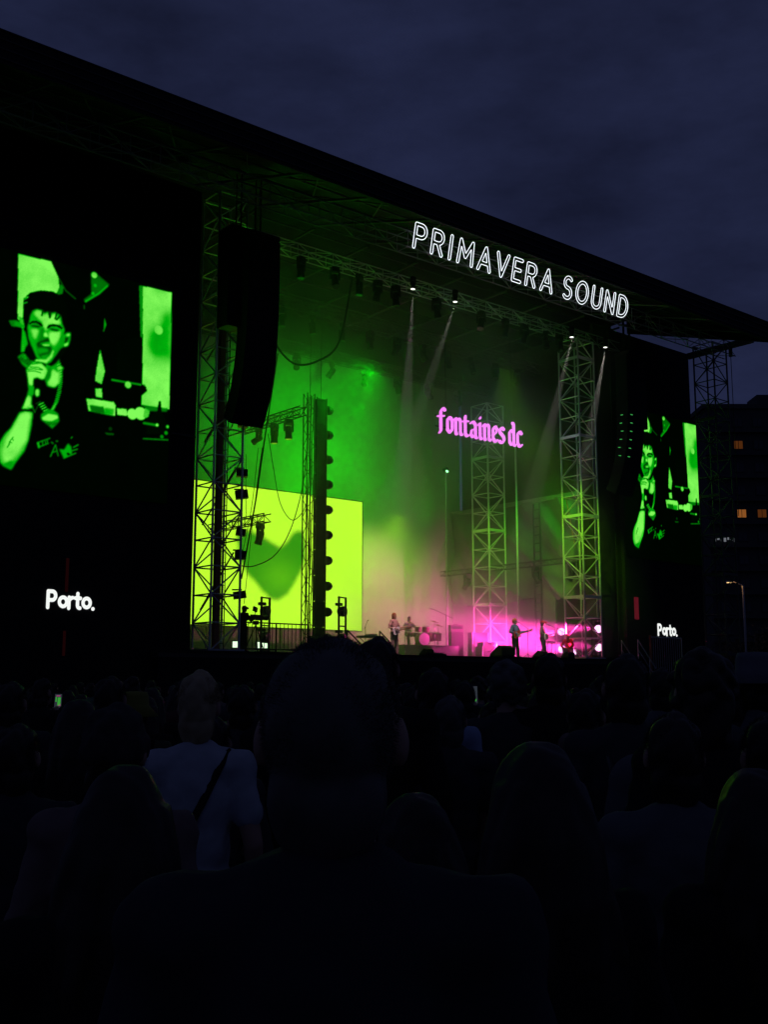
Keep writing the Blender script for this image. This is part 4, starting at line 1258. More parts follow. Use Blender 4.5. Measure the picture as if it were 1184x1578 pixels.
def guitar(label, mbody, loc=(0, 0, 0), rot=None, bass=False):
    """lies in X-Z, face towards +Y... neck towards -X and up; the head stays at the left hand"""
    t = thing('electric_bass' if bass else 'electric_guitar', label, 'guitar', loc)
    pts = [(.24, .0), (.22, .12), (.14, .17), (.05, .13), (-.03, .12), (-.11, .16), (-.19, .13), (-.17, .06), (-.12, .02), (-.12, -.03), (-.17, -.07), (-.18, -.13), (-.10, -.16), (-.02, -.13), (.06, -.15), (.15, -.17), (.22, -.11)]
    MB().prism(pts, .045).build('body', mbody, t)
    MB().box((0, .028, -.04), (.24, .006, .13)).build('pickguard', M['white'] if mbody is not M['white'] else M['amp'], t)
    L = .72 if bass else .58
    MB().box((-.10 - L / 2, .02, .0), (L, .025, .05)).build('neck', M['wood'], t)
    MB().prism([(-.10 - L, .03), (-.10 - L - .17, .07), (-.10 - L - .18, -.01), (-.10 - L, -.03)], .02, (0, .02, 0)).build('headstock', M['wood'], t)
    MB().box((.12, .03, 0), (.03, .012, .08)).build('bridge', M['chrome'], t)
    st = MB()
    for k in range(4):
        st.cyl((.12, .04, -.018 + .012 * k), (-.10 - L, .036, -.018 + .012 * k), .0015, n=4)
    st.build('strings', M['chrome'], t)
    return t


def mic_stand(label, loc, rotz, h=1.45, reach=.45):
    t = thing('microphone_stand', label, 'microphone stand', loc, rotz)
    b = MB()
    for a in (0, 120, 240):
        b.cyl((0, 0, .18), (.3 * math.cos(R(a)), .3 * math.sin(R(a)), .01), .012, n=6)
    b.build('tripod', M['blackmetal'], t)
    bar(t, (0, 0, .1), (0, 0, h - .15), .014, M['blackmetal'], 'pole')
    bar(t, (-reach * .5, 0, h - .28), (reach, 0, h + .12), .011, M['blackmetal'], 'boom')
    m_ = MB().cap((reach, 0, h + .12), (reach + .14, 0, h + .15), .014, .016, 8).build('microphone', M['blackmetal'], t)
    MB().ell((reach + .17, 0, h + .155), (.03, .03, .03), nu=10, nv=6).build('grille', M['chrome'], m_)
    return t


mic_stand('microphone stand in front of the bassist in denim', (37.62, 34.6, FLOOR), R(155), 1.5, .42)
mic_stand('microphone stand in front of the guitarist in red cap', (39.95, 34.55, FLOOR), R(165), 1.42, .62)
mic_stand('tall boom microphone stand beside the drum riser', (35.9, 38.2, FLOOR), R(150), 2.2, .6)
mic_stand('boom microphone stand left of the keyboard table', (31.3, 38.6, FLOOR), R(40), 1.55, .5)

# drum riser and kit
dz = FLOOR + .62
tag(MB().box((34.9, 39.4, FLOOR + .31), (3.4, 2.6, .62)).build('drum_riser', M['case']), 'low dark box riser carrying the drum kit', 'riser')
dk = thing('drum_kit', 'drum kit with cymbals on the low riser, washed pink', 'drum kit', (35.1, 39.0, dz), R(-15))
bd_ = MB().lathe([(.30, -.22), (.30, .22)], (0, 0, .31), Matrix.Rotation(R(90), 3, 'X'), 22).build('bass_drum', M['drumred'], dk, False)
MB().lathe([(.285, .222), (.285, .23)], (0, 0, .31), Matrix.Rotation(R(90), 3, 'X'), 22).build('drum_skin', M['drumskin'], bd_)
MB().lathe([(.31, .18), (.31, .225)], (0, 0, .31), Matrix.Rotation(R(90), 3, 'X'), 22).build('hoop', M['chrome'], bd_)
for (x, y, z, r, h, nm) in ((-.2, .05, .78, .16, .22, 'tom'), (.2, .05, .78, .17, .24, 'tom'), (.55, .35, .45, .22, .4, 'floor_tom'), (-.45, .4, .58, .18, .15, 'snare_drum'), (.95, .3, .45, .2, .36, 'floor_tom')):
    d = MB().lathe([(r, -h / 2), (r, h / 2)], (x, y, z), Matrix.Rotation(R(12), 3, 'X'), 16).build(nm, M['drumred'], dk)
    MB().lathe([(r * .97, h / 2 + .002), (r * .97, h / 2 + .01)], (x, y, z), Matrix.Rotation(R(12), 3, 'X'), 16).build('drum_skin', M['drumskin'], d)
    bar(dk, (x, y, 0), (x, y, z - h / 2), .012, M['chrome'], 'stand')
for (x, y, z, r) in ((-.65, .0, 1.08, .22), (.62, -.05, 1.15, .24), (.95, .2, 1.0, .25), (-.75, .35, .85, .17)):
    bar(dk, (x, y, 0), (x, y, z), .012, M['chrome'], 'stand')
    MB().lathe([(r, -.012), (r * .6, .0), (.05, .012), (.03, .035), (.004, .04)], (x, y, z), Matrix.Rotation(R(14), 3, 'X') @ Matrix.Rotation(R(8), 3, 'Y'), 18).build('cymbal', M['brass'], dk)
MB().lathe([(.16, .44), (.17, .48), (.02, .52)], (.1, .75, 0), None, 12).build('stool', M['blackmetal'], dk)

# amplifier
t = thing('speaker_cabinet', 'tall guitar speaker cabinet standing right of the drum kit', 'speaker cabinet', (36.7, 38.4, FLOOR), R(-20))
MB().box((0, 0, .68), (.62, .42, 1.3)).build('body', M['amp'], t)
MB().box((0, -.215, .68), (.55, .012, 1.2)).build('grille', M['case'], t)
for s in (-1, 1):
    MB().cyl((s * .24, 0, 0), (s * .24, 0, .03), .03).build('wheel', M['rubber'], t)
t = thing('amplifier_head', 'amplifier head resting on top of the tall speaker cabinet', 'amplifier', (36.7, 38.4, FLOOR + 1.335), R(-20))
MB().box((0, 0, .15), (.66, .34, .28)).build('body', M['amp'], t)
MB().box((0, -.175, .16), (.58, .012, .14)).build('control_panel', M['chrome'], t)
MB().box((0, 0, .305), (.2, .04, .03)).build('handle', M['rubber'], t)
for (lb, loc, d) in (('wide flight case at left of the stacked cases, centre stage', (38.25, 37.9, FLOOR), (.85, .6, .62)), ('flight case at right of the stacked cases, centre stage', (39.2, 37.7, FLOOR), (.8, .6, .5)),
                     ('flat case lying on top of the wide flight case', (38.3, 37.9, FLOOR + .625), (.75, .5, .2)), ('pale slatted box standing behind the flight cases', (39.0, 39.2, FLOOR), (.95, .4, 1.35))):
    t = thing('flight_case', lb, 'case', loc, R(-10))
    MB().box((0, 0, d[2] / 2), d).build('body', M['case'] if 'pale' not in lb else M['drape'], t)
    e = MB()
    for sx in (-1, 1):
        for sy in (-1, 1):
            e.box((sx * d[0] / 2, sy * d[1] / 2, d[2] / 2), (.035, .035, d[2] + .01))
    e.build('edging', M['steel'], t)
    MB().box((0, -d[1] / 2 - .012, d[2] * .6), (.18, .02, .07)).build('handle', M['rubber'], t)
# keyboards
t = thing('keyboard_stand', 'keyboard on a stand at left of the drums', 'keyboard', (31.9, 39.0, FLOOR), R(-15))
MB().box((0, 0, .95), (1.25, .34, .1)).build('keyboard', M['case'], t)
MB().box((0, -.08, 1.003), (1.1, .14, .012)).build('keys', M['white'], t)
for s in (-1, 1):
    bar(t, (-.5 * s, 0, 0), (.5 * s, 0, .9), .02, M['blackmetal'], 'leg')
MB().box((.1, .1, 1.05), (.5, .2, .08)).build('control_box', M['amp'], t)
t = thing('keyboard_stand', 'small keyboard stand beside the crouching stagehand', 'keyboard', (40.9, 36.2, FLOOR), R(20))
MB().box((0, 0, .85), (.7, .3, .1)).build('keyboard', M['blackmetal'], t)
for s in (-1, 1):
    bar(t, (.26 * s, 0, 0), (.26 * s, 0, .82), .02, M['blackmetal'], 'leg')
    bar(t, (-.26, 0, .2 + .18 * s), (.26, 0, .2 + .18 * s), .015, M['blackmetal'], 'crossbar')


def wedge(label, loc, rotz, s=1.):
    t = thing('stage_monitor', label, 'stage monitor', loc, rotz)
    b = MB().prism([(-.3 * s, 0), (.3 * s, 0), (.26 * s, .14 * s), (-.12 * s, .42 * s), (-.3 * s, .34 * s)], .62 * s)
    b.build('body', M['cabinet'], t)
    q = MB().box((0, 0, 0), (.4 * s, .52 * s, .015), Matrix.Rotation(R(36), 3, 'Y'))
    q.build('grille', M['grille'], t, loc=(.08 * s, 0, .285 * s))
    return t


wedge('large black wedge monitor left of the flight cases at stage edge', (35.6, 34.3, FLOOR), R(90), 1.25)
wedge('flat wedge monitor at the feet of the bassist', (37.7, 33.95, FLOOR), R(90), .8)
wedge('flat wedge monitor at the feet of the red capped guitarist', (39.6, 33.95, FLOOR), R(90), .75)
wedge('flat wedge monitor at the feet of the left guitarist', (30.9, 34.1, FLOOR), R(90), .7)
t = thing('pedal_board', 'low pedal board in front of the left guitarist', 'pedal board', (31.5, 34.3, FLOOR))
MB().box((0, 0, .05), (1.1, .4, .08)).build('board', M['blackmetal'], t)
for k in range(6):
    MB().box((-.42 + .17 * k, 0, .12), (.11, .18, .06)).build('pedal', M['case'], t)

# railing, camera
rl = thing('railing', 'black railing of upright bars at left of the stage', 'railing', (22.0, 34.2, FLOOR))
for z in (.12, 1.08):
    bar(rl, (0, 0, z), (2.9, 0, z), .025, M['blackmetal'], 'rail')
for i in range(17):
    bar(rl, (.03 + .178 * i, 0, .12), (.03 + .178 * i, 0, 1.08), .012, M['blackmetal'], 'baluster')
for x in (0, 1.45, 2.9):
    bar(rl, (x, 0, 0), (x, 0, 1.1), .03, M['blackmetal'], 'post')
MB().box((3.05, .05, .33), (.12, .2, .66)).build('end_box', M['blackmetal'], rl)
for (lb, x, y) in (('sloping handrail left of the light frame at stage edge', 27.6, 35.2), ('sloping handrail right of the light frame at stage edge', 29.3, 35.2)):
    t = thing('handrail', lb, 'handrail', (x, y, FLOOR))
    bar(t, (0, 0, 0), (0, 0, 1.0), .03, M['blackmetal'], 'post')
    bar(t, (0, 0, 1.0), (.9, 0, .3), .03, M['blackmetal'], 'rail')
    bar(t, (.9, 0, 0), (.9, 0, .3), .03, M['blackmetal'], 'post')
t = thing('video_camera', 'broadcast camera on a tripod before the video wall', 'camera', (23.0, 34.9, FLOOR), R(15))
for a in (30, 150, 270):
    bar(t, (0, 0, 1.05), (.45 * math.cos(R(a)), .45 * math.sin(R(a)), 0), .022, M['blackmetal'], 'leg')
MB().box((0, 0, 1.12), (.16, .16, .14)).build('tripod_head', M['blackmetal'], t)
MB().box((.02, 0, 1.32), (.5, .18, .2)).build('body', M['blackmetal'], t)
MB().cyl((.27, 0, 1.32), (.62, 0, 1.33), .085, .1, 12).build('lens', M['blackmetal'], t)
MB().box((-.05, 0, 1.62), (.22, .05, .18), Matrix.Rotation(R(15), 3, 'Y')).build('viewfinder', M['blackmetal'], t)
bar(t, (-.05, 0, 1.4), (-.05, 0, 1.6), .012, M['blackmetal'], 'bracket')
bar(t, (-.1, 0, 1.15), (-.7, -.1, 1.0), .012, M['blackmetal'], 'pan_handle')
# steps with handrails at right
t = thing('stage_steps', 'metal steps with two slanting handrails at right stage corner', 'steps', (43.0, 33.0, 0))
for k in range(12):
    MB().box((.1 + .24 * k, 0, FLOOR - .24 * k - .12), (.26, .95, .05)).build('tread', M['steel'], t)
for y in (-.48, .48):
    bar(t, (0, y, FLOOR + .9), (2.6, y, .9 + .25), .025, M['alu'], 'handrail')
    bar(t, (0, y, FLOOR + .45), (2.6, y, .45 + .25), .02, M['alu'], 'handrail')
    for k in range(4):
        bar(t, (.85 * k, y, FLOOR - .86 * k), (.85 * k, y, FLOOR - .86 * k + .92), .022, M['alu'], 'post')
t = thing('barrier_fence', 'dull metal barrier of upright bars under the right screen', 'barrier', (44.8, 33.1, 2.7))
t.location.z = 1.75
for z in (.3, 2.2):
    bar(t, (0, 0, z), (2.5, 0, z), .03, M['steel'], 'rail')
for i in range(15):
    bar(t, (.178 * i, 0, .3), (.178 * i, 0, 2.2), .015, M['steel'], 'bar')
bar(t, (-.05, 0, -1.75), (-.05, 0, 2.3), .06, M['ladder'], 'post')
bar(t, (2.5, 0, -1.75), (2.5, 0, 2.2), .03, M['steel'], 'post')

# ------------------------------------------------------------------ smoke on the stage
sm = bpy.data.materials.new('stage_smoke')
sm.use_nodes = True
n, l = sm.node_tree.nodes, sm.node_tree.links
n.remove(n['Principled BSDF'])
vol = n.new('ShaderNodeVolumePrincipled')
vol.inputs['Color'].default_value = (.9, .9, .9, 1)
tcn = n.new('ShaderNodeTexCoord')
nz = n.new('ShaderNodeTexNoise'); nz.inputs['Scale'].default_value = .22; nz.inputs['Detail'].default_value = 2
nr = n.new('ShaderNodeMapRange')
for k_, v_ in (('From Min', .35), ('From Max', .65), ('To Min', .009), ('To Max', .028)):
    nr.inputs[k_].default_value = v_
l.new(tcn.outputs['Object'], nz.inputs['Vector']); l.new(nz.outputs['Fac'], nr.inputs['Value'])
l.new(nr.outputs['Result'], vol.inputs['Density'])
vol.inputs['Anisotropy'].default_value = .25
l.new(vol.outputs[0], n['Material Output'].inputs['Volume'])
o = MB().box((0, 0, 8.3), (22.9, 13.3, 16.5)).build('smoke', sm, None, False, (32.4, 38.65, FLOOR))
o['kind'] = 'stuff'
o['label'] = 'thin stage smoke catching the green and pink light'

# thicker smoke lying low behind the band
lm = bpy.data.materials.new('low_smoke')
lm.use_nodes = True
n, l = lm.node_tree.nodes, lm.node_tree.links
n.remove(n['Principled BSDF'])
vol = n.new('ShaderNodeVolumePrincipled')
vol.inputs['Color'].default_value = (.95, .95, .95, 1)
vol.inputs['Anisotropy'].default_value = .2
tcn = n.new('ShaderNodeTexCoord')
grad = n.new('ShaderNodeVectorMath'); grad.operation = 'LENGTH'
mpn = n.new('ShaderNodeMapping'); mpn.inputs['Scale'].default_value = (1 / 9.5, 1 / 6.6, 1 / 6.2)
nz = n.new('ShaderNodeTexNoise'); nz.inputs['Scale'].default_value = .45; nz.inputs['Detail'].default_value = 3
fall = n.new('ShaderNodeMapRange'); fall.interpolation_type = 'SMOOTHSTEP'
for k_, v_ in (('From Min', 1.0), ('From Max', .15), ('To Min', 0.), ('To Max', 1.)):
    fall.inputs[k_].default_value = v_
nr = n.new('ShaderNodeMapRange')
for k_, v_ in (('From Min', .34), ('From Max', .66), ('To Min', .04), ('To Max', .21)):
    nr.inputs[k_].default_value = v_
ml = n.new('ShaderNodeMath'); ml.operation = 'MULTIPLY'
l.new(tcn.outputs['Object'], mpn.inputs['Vector']); l.new(mpn.outputs['Vector'], grad.inputs[0])
l.new(grad.outputs['Value'], fall.inputs['Value'])
l.new(tcn.outputs['Object'], nz.inputs['Vector']); l.new(nz.outputs['Fac'], nr.inputs['Value'])
l.new(fall.outputs['Result'], ml.inputs[0]); l.new(nr.outputs['Result'], ml.inputs[1])
l.new(ml.outputs[0], vol.inputs['Density'])
l.new(vol.outputs[0], n['Material Output'].inputs['Volume'])
o = MB().box((0, 0, 3.05), (14.6, 11.2, 6.1)).build('smoke', lm, None, False, (37.6, 39.75, FLOOR + .02))
o['kind'] = 'stuff'
o['label'] = 'thicker pink smoke lying low on the stage'

# ------------------------------------------------------------------ beyond the stage
bl = thing('apartment_building', 'dark apartment block with a few warm lit windows beyond stage', 'building', (122.0, 80.4, 0), math.atan2(-5.2, 6.2))
W_, H_, D_ = 17., 37.0, 12.
MB().box((W_ / 2, D_ / 2, H_ / 2), (W_, D_, H_)).build('wall', M['plaster'], bl)
MB().box((W_ / 2, D_ / 2, H_ + .3), (W_ + .6, D_ + .6, .6)).build('roof', M['plaster'], bl)
MB().box((10, 5, H_ + 1.6), (4, 4, 2.2)).build('stair_head', M['plaster'], bl)
wm = MB().box((0, 0, 0), (1.3, .1, 1.25)).mesh('window', M['roofsteel'])
pd = MB().box((-.29, -.03, 0), (.5, .1, 1.02)).box((.29, -.03, 0), (.5, .1, 1.02)).mesh('pane', M['pane_dark'])
pl_ = MB().box((-.29, -.03, 0), (.5, .1, 1.02)).box((.29, -.03, 0), (.5, .1, 1.02)).mesh('pane', M['pane_lit'])
pm_ = MB().box((-.29, -.03, 0), (.5, .1, 1.02)).box((.29, -.03, 0), (.5, .1, 1.02)).mesh('pane', M['pane_dim'])
LIT = {(10, 1): pm_, (8, 3): pl_, (7, 1): pl_, (5, 3): pm_, (7, 2): pm_, (2, 4): pm_}
for fl in range(12):
    z = 2.2 + 3 * fl
    MB().box((W_ / 2, -.35, z - 1.35), (W_ + .3, .7, .18)).build('balcony_slab', M['plaster'], bl)
    for cidx in range(6):
        w = link(bpy.data.objects.new('window', wm), bl)
        w.location = (1.6 + 2.6 * cidx, -.04, z)
        link(bpy.data.objects.new('pane', LIT.get((fl, cidx), pd)), w)
g_ = MB()
for i in range(7):
    g_.box((.4 + .42 * i, -.78, 19.75 + .12 * math.sin(i * 2)), (.2 + .1 * (i % 2), .05, .5 - .18 * (i % 3)))
g_.build('sign_lights', emat('distant_sign_light', (.7, .75, .85), .18), bl)

t = thing('street_lamp', 'tall street lamp with orange glow right of the stage', 'street lamp', (80.4, 50.1, 0))
bar(t, (0, 0, 0), (0, 0, 9.6), .09, M['steel'], 'pole')
bar(t, (0, 0, 9.6), (-.55, .55, 9.95), .05, M['steel'], 'arm')
MB().box((-.75, .75, 9.93), (.55, .3, .12), Matrix.Rotation(R(-45), 3, 'Z')).build('lantern', M['steel'], t)
MB().box((-.75, .75, 9.85), (.42, .2, .06), Matrix.Rotation(R(-45), 3, 'Z')).build('bulb', M['lampglow'], t)
lamp('street_lamp_light', (79.65, 50.85, 9.7), (80, 50, 0), (1, .5, .18), 22, radius=.15, kind='POINT')


def tree(label, loc, h, r, seed, group=None):
    rng = np.random.default_rng(seed)
    t = thing('broadleaf_tree', label, 'tree', loc, 0, group)
    b = MB().tube([(0, 0, 0), (.1, .05, h * .3), (0, .1, h * .6)], [.25, .18, .1], 8)
    for k in range(7):
        a = k * .9; z = h * (.3 + .05 * k)
        b.tube([(0, 0, z), (r * .4 * math.cos(a), r * .4 * math.sin(a), z + h * .12), (r * .75 * math.cos(a), r * .75 * math.sin(a), z + h * .2)], [.09, .06, .02], 6)
    b.build('trunk', M['bark'], t)
    n = 2600
    cl = rng.normal(0, 1, (26, 3)); cl /= np.linalg.norm(cl, axis=1)[:, None]
    cl = cl * rng.uniform(.3, 1, (26, 1)) * np.array([r, r, h * .3]) + np.array([0, 0, h * .66])
    vs, fs = [], []
    for i in range(n):
        c = cl[rng.integers(26)] + rng.normal(0, .32 * r * .6, 3)
        u = rng.normal(0, 1, 3); u /= np.linalg.norm(u)
        v = np.cross(u, rng.normal(0, 1, 3)); v /= np.linalg.norm(v) + 1e-6
        s = rng.uniform(.08, .2)
        k = len(vs)
        vs += [tuple(c - u * s), tuple(c + v * s * .5), tuple(c + u * s), tuple(c - v * s * .5)]
        fs.append((k, k + 1, k + 2, k + 3))
    MB().add(vs, fs).build('crown', M['leaf'], t)
    return t


tree('bushy tree under the orange street lamp at right edge', (83.2, 48.6, 0), 7.0, 2.6, 3)
tree('dim bushy tree left of the street lamp pole', (84.5, 53.0, 0), 5.5, 2.2, 4)

# ------------------------------------------------------------------ people
BASE = dict(pel=(0, 0, .95), sp=(0, .0, 1.13), ch=(0, .0, 1.29), ne=(0, -.01, 1.46), hd=(0, .02, 1.645),
            elR=(.255, -.03, 1.13), wrR=(.25, .07, .89), elL=(-.255, -.03, 1.13), wrL=(-.25, .07, .89),
            hpR=(.09, 0, .92), knR=(.105, .015, .5), anR=(.115, -.02, .09), hpL=(-.09, 0, .92), knL=(-.105, .015, .5), anL=(-.115, -.02, .09),
            curl=.5)


def pose(**k):
    d = dict(BASE); d.update(k)
    d = {a: (Vector(b) if isinstance(b, tuple) else b) for a, b in d.items()}
    up = (d['ne'] - d['ch']).normalized()
    s = d['ne'] - up * .045
    for q, sg in (('R', 1), ('L', -1)):
        d['sh' + q] = s + Vector((sg * .175, 0, 0))
    return d


POSES = dict(
    stand=pose(),
    loose=pose(elR=(.27, .0, 1.14), wrR=(.16, .2, 1.02), elL=(-.27, .0, 1.14), wrL=(-.12, .22, 1.03), hd=(.01, .03, 1.64)),
    phone=pose(elR=(.24, .20, 1.28), wrR=(.13, .38, 1.53), curl=.9),
    cup=pose(elR=(.27, -.02, 1.13), wrR=(.17, .26, 1.20), curl=.9),
    guitar=pose(elR=(.32, -.03, 1.17), wrR=(.17, .22, 1.10), elL=(-.31, .08, 1.16), wrL=(-.50, .31, 1.22), curl=.9,
                anR=(.17, -.02, .09), anL=(-.15, .05, .09), knR=(.13, .03, .5), knL=(-.13, .05, .5)),
    operator=pose(elR=(.27, .15, 1.20), wrR=(.14, .40, 1.28), elL=(-.27, .15, 1.2), wrL=(-.12, .42, 1.28), hd=(.0, .06, 1.63), curl=.8),
    crouch=pose(pel=(0, -.12, .42), sp=(0, -.06, .6), ch=(0, .06, .75), ne=(0, .17, .89), hd=(0, .27, 1.05), hpR=(.1, -.1, .42), hpL=(-.1, -.1, .42),
                knR=(.2, .27, .50), knL=(-.2, .27, .5), anR=(.17, -.03, .09), anL=(-.17, -.03, .09),
                elR=(.28, .35, .62), wrR=(.12, .52, .48), elL=(-.28, .35, .62), wrL=(-.12, .52, .48)),
    drum=pose(pel=(0, 0, .58), sp=(0, .0, .76), ch=(0, .03, .92), ne=(0, .05, 1.08), hd=(0, .1, 1.265), hpR=(.1, .02, .56), hpL=(-.1, .02, .56),
              knR=(.24, .42, .54), knL=(-.24, .42, .54), anR=(.2, .42, .09), anL=(-.2, .42, .09),
              elR=(.33, .12, .86), wrR=(.22, .38, .98), elL=(-.33, .12, .86), wrL=(-.2, .40, .85), curl=1.),
)


def frame(z, y=Vector((0, 1, 0))):
    z = z.normalized()
    x = y.cross(z).normalized()
    return Matrix((x, z.cross(x), z)).transposed()


def torso(b, J, e=0.):
    ax = (J['ch'] - J['sp'])
    F = frame(ax)
    b.ell(J['ch'], (.158 + e, .112 + e, .20 + e), F)
    b.ell(J['sp'], (.142 + e, .102 + e, .17 + e), F)
    b.ell(J['pel'], (.158 + e, .115 + e, .13 + e), F)
    b.cap(J['shL'], J['shR'], .062 + e, .062 + e)
    for q in 'LR':
        b.cap(J['ne'] + Vector((0, 0, .01)), J['sh' + q], .048 + e * .6, .05 + e)


def limbs(b, J, e=0., arms=True, legs=True, sleeve=1.):
    for q in 'LR':
        if arms:
            if sleeve >= 1:
                b.cap(J['sh' + q], J['el' + q], .054 + e, .043 + e)
                b.cap(J['el' + q], J['wr' + q], .043 + e, .028 + e)
            else:
                m_ = J['sh' + q].lerp(J['el' + q], sleeve)
                b.cap(J['sh' + q], m_, .056 + e, .052 + e)
        if legs:
            b.cap(J['hp' + q], J['kn' + q], .088 + e, .056 + e)
            b.cap(J['kn' + q], J['an' + q], .057 + e, .040 + e)


_waves = [(RNG.normal(0, 1, 3), RNG.uniform(0, 6.28)) for _ in range(14)]


def rough(me, amp, freq, seed=0., stretch=(1, 1, 1)):
    """push the surface in and out by a smooth irregular field (creases, tufts)"""
    nv = len(me.vertices)
    co = np.empty(nv * 3); nr = np.empty(nv * 3)
    me.vertices.foreach_get('co', co); me.vertices.foreach_get('normal', nr)
    P = co.reshape(-1, 3) * np.array(stretch) * freq + seed
    d = np.zeros(nv)
    for k, (w, ph) in enumerate(_waves):
        d += np.sin(P @ w * (.8 + .12 * k) + ph + 1.5 * np.sin(P @ w[::-1] * .6 + ph))
    co += (nr.reshape(-1, 3) * (amp * np.clip(d / 3.7 + .45, -.35, 2))[:, None]).reshape(-1)
    me.vertices.foreach_set('co', co)
    me.update()


def remesh(b, voxel, m, it=4):
    o = bpy.data.objects.new('tmp', b.mesh('tmp'))
    COL.objects.link(o)
    r = o.modifiers.new('r', 'REMESH'); r.mode = 'VOXEL'; r.voxel_size = voxel; r.use_smooth_shade = True
    s = o.modifiers.new('s', 'SMOOTH'); s.iterations = it; s.factor = .5
    dg = bpy.context.evaluated_depsgraph_get()
    me = bpy.data.meshes.new_from_object(o.evaluated_get(dg))
    old = o.data
    bpy.data.objects.remove(o); bpy.data.meshes.remove(old)
    me.materials.clear()
    me.materials.append(m)
    return me


def hand(b, wr, el, side, curl):
    d = (wr - el).normalized()
    s = d.cross(Vector((0, 0, 1)))
    s = s.normalized() if s.length > .2 else Vector((0, 1, 0)).cross(d).normalized() * -1
    nrm = s.cross(d).normalized() * -1
    if abs(d.z) > .8:
        s = Vector((0, 1, 0)); nrm = Vector((-side, 0, 0))
    for k, (off, L) in enumerate(((-.030, .9), (-.010, 1.05), (.010, 1.), (.029, .8))):
        p = wr + d * .085 + s * off
        pts = [wr + d * .055 + s * off * .9, p]
        a = .25 * curl
        for sl in (.042, .026, .020):
            a += .85 * curl
            p = p + (d * math.cos(a) + nrm * math.sin(a)) * sl * L
            pts.append(p)
        b.tube(pts, [.0095, .0095, .0085, .0078, .0055], 6)
    q = wr + d * .03 + s * -.03
    b.tube([wr + d * .02 + s * -.015, q + s * -.018 + d * .012 + nrm * .008, q + s * -.030 + d * .042 + nrm * .02, q + s * -.028 + d * .066 + nrm * .034], [.013, .012, .0095, .006], 6)


BODY = {}


def body_meshes(p):
    if p in BODY:
        return BODY[p]
    J = POSES[p]
    b = MB()
    torso(b, J); limbs(b, J)
    h = J['hd']
    b.cap(J['ne'] - (J['ne'] - J['ch']) * .2, h + Vector((0, -.012, -.07)), .062, .054)
    b.ell(h + Vector((0, -.012, .02)), (.076, .094, .095))
    b.ell(h + Vector((0, .030, -.045)), (.058, .062, .072))
    b.cap(h + Vector((0, .088, .02)), h + Vector((0, .108, -.02)), .010, .015, 8)      # nose
    b.ell(h + Vector((0, .078, -.058)), (.026, .014, .008))                             # lips
    b.ell(h + Vector((0, .080, -.092)), (.022, .016, .016))                             # chin
    b.cap(h + Vector((-.035, .074, .034)), h + Vector((.035, .074, .034)), .012, .012, 8)   # brow
    for s in (-1, 1):
        b.ell(h + Vector((s * .085, -.014, -.004)), (.013, .021, .033))
    for q, s in (('R', 1), ('L', -1)):
        d = (J['wr' + q] - J['el' + q]).normalized()
        b.cap(J['wr' + q], J['wr' + q] + d * .075, .026, .030, 8)
        a = J['an' + q]
        b.cap(a + Vector((0, -.01, -.03)), a + Vector((s * .02, .15, -.055)), .042, .032)
    bm = remesh(b, .011, M['skin'], 3)
    f = MB()
    for q, s in (('R', 1), ('L', -1)):
        hand(f, J['wr' + q], J['el' + q], s, J['curl'])
    x = bmesh.new(); x.from_mesh(bm)
    fm = f.mesh('f', None, True); x.from_mesh(fm); x.to_mesh(bm); x.free()
    bm.polygons.foreach_set('use_smooth', [True] * len(bm.polygons))
    bpy.data.meshes.remove(fm)
    sh = MB(); torso(sh, J, .016); limbs(sh, J, .014, legs=False, sleeve=.62)
    sl = MB(); torso(sl, J, .018); limbs(sl, J, .016, legs=False)
    tr = MB(); limbs(tr, J, .018, arms=False)
    for q in 'LR':
        tr.cap(J['kn' + q], J['an' + q] + Vector((0, 0, -.01)), .072, .068)
    F = frame(J['ch'] - J['sp']); tr.ell(J['pel'], (.178, .136, .12), F)
    so = MB()
    for q, s in (('R', 1), ('L', -1)):
        a = J['an' + q]
        so.cap(a + Vector((0, -.02, -.035)), a + Vector((s * .02, .16, -.05)), .052, .042)
    tee, jac, trs = remesh(sh, .016, M['rubber'], 3), remesh(sl, .016, M['rubber'], 3), remesh(tr, .018, M['rubber'], 3)
    for me_, am in ((tee, .011), (jac, .012), (trs, .010)):
        rough(me_, am, 9, 1.3, (1, 1, .55))
        rough(me_, am * .35, 26, 4.1, (.6, 1, 1))
    BODY[p] = dict(body=bm, tee=tee, jacket=jac, trousers=trs, shoes=remesh(so, .014, M['rubber'], 2))
    return BODY[p]


HAIR = {}


def strands(me, n, length, m, zmin=-.085, rad=(.085, .104, .108), c=(0, -.015, .02), w=.0016, seed=1):
    """short fine hairs standing on the hair cap"""
    rng = np.random.default_rng(seed)
    vs, fs = [], []
    while len(fs) < n:
        u = rng.normal(0, 1, 3); u /= np.linalg.norm(u)
        if u[1] > .45 and u[2] < .35 or u[2] < zmin * 10:
            continue
        p = np.array(c) + u * np.array(rad) * .97
        d = u + rng.normal(0, .45, 3); d /= np.linalg.norm(d)
        t = np.cross(d, rng.normal(0, 1, 3)); t /= np.linalg.norm(t)
        q = p + d * length * rng.uniform(.5, 1.2)
        k = len(vs)
        vs += [tuple(p - t * w), tuple(p + t * w), tuple(q)]
        fs.append((k, k + 1, k + 2))
    x = bmesh.new(); x.from_mesh(me)
    sm_ = MB().add(vs, fs).mesh('s'); x.from_mesh(sm_); x.to_mesh(me); x.free()
    bpy.data.meshes.remove(sm_)


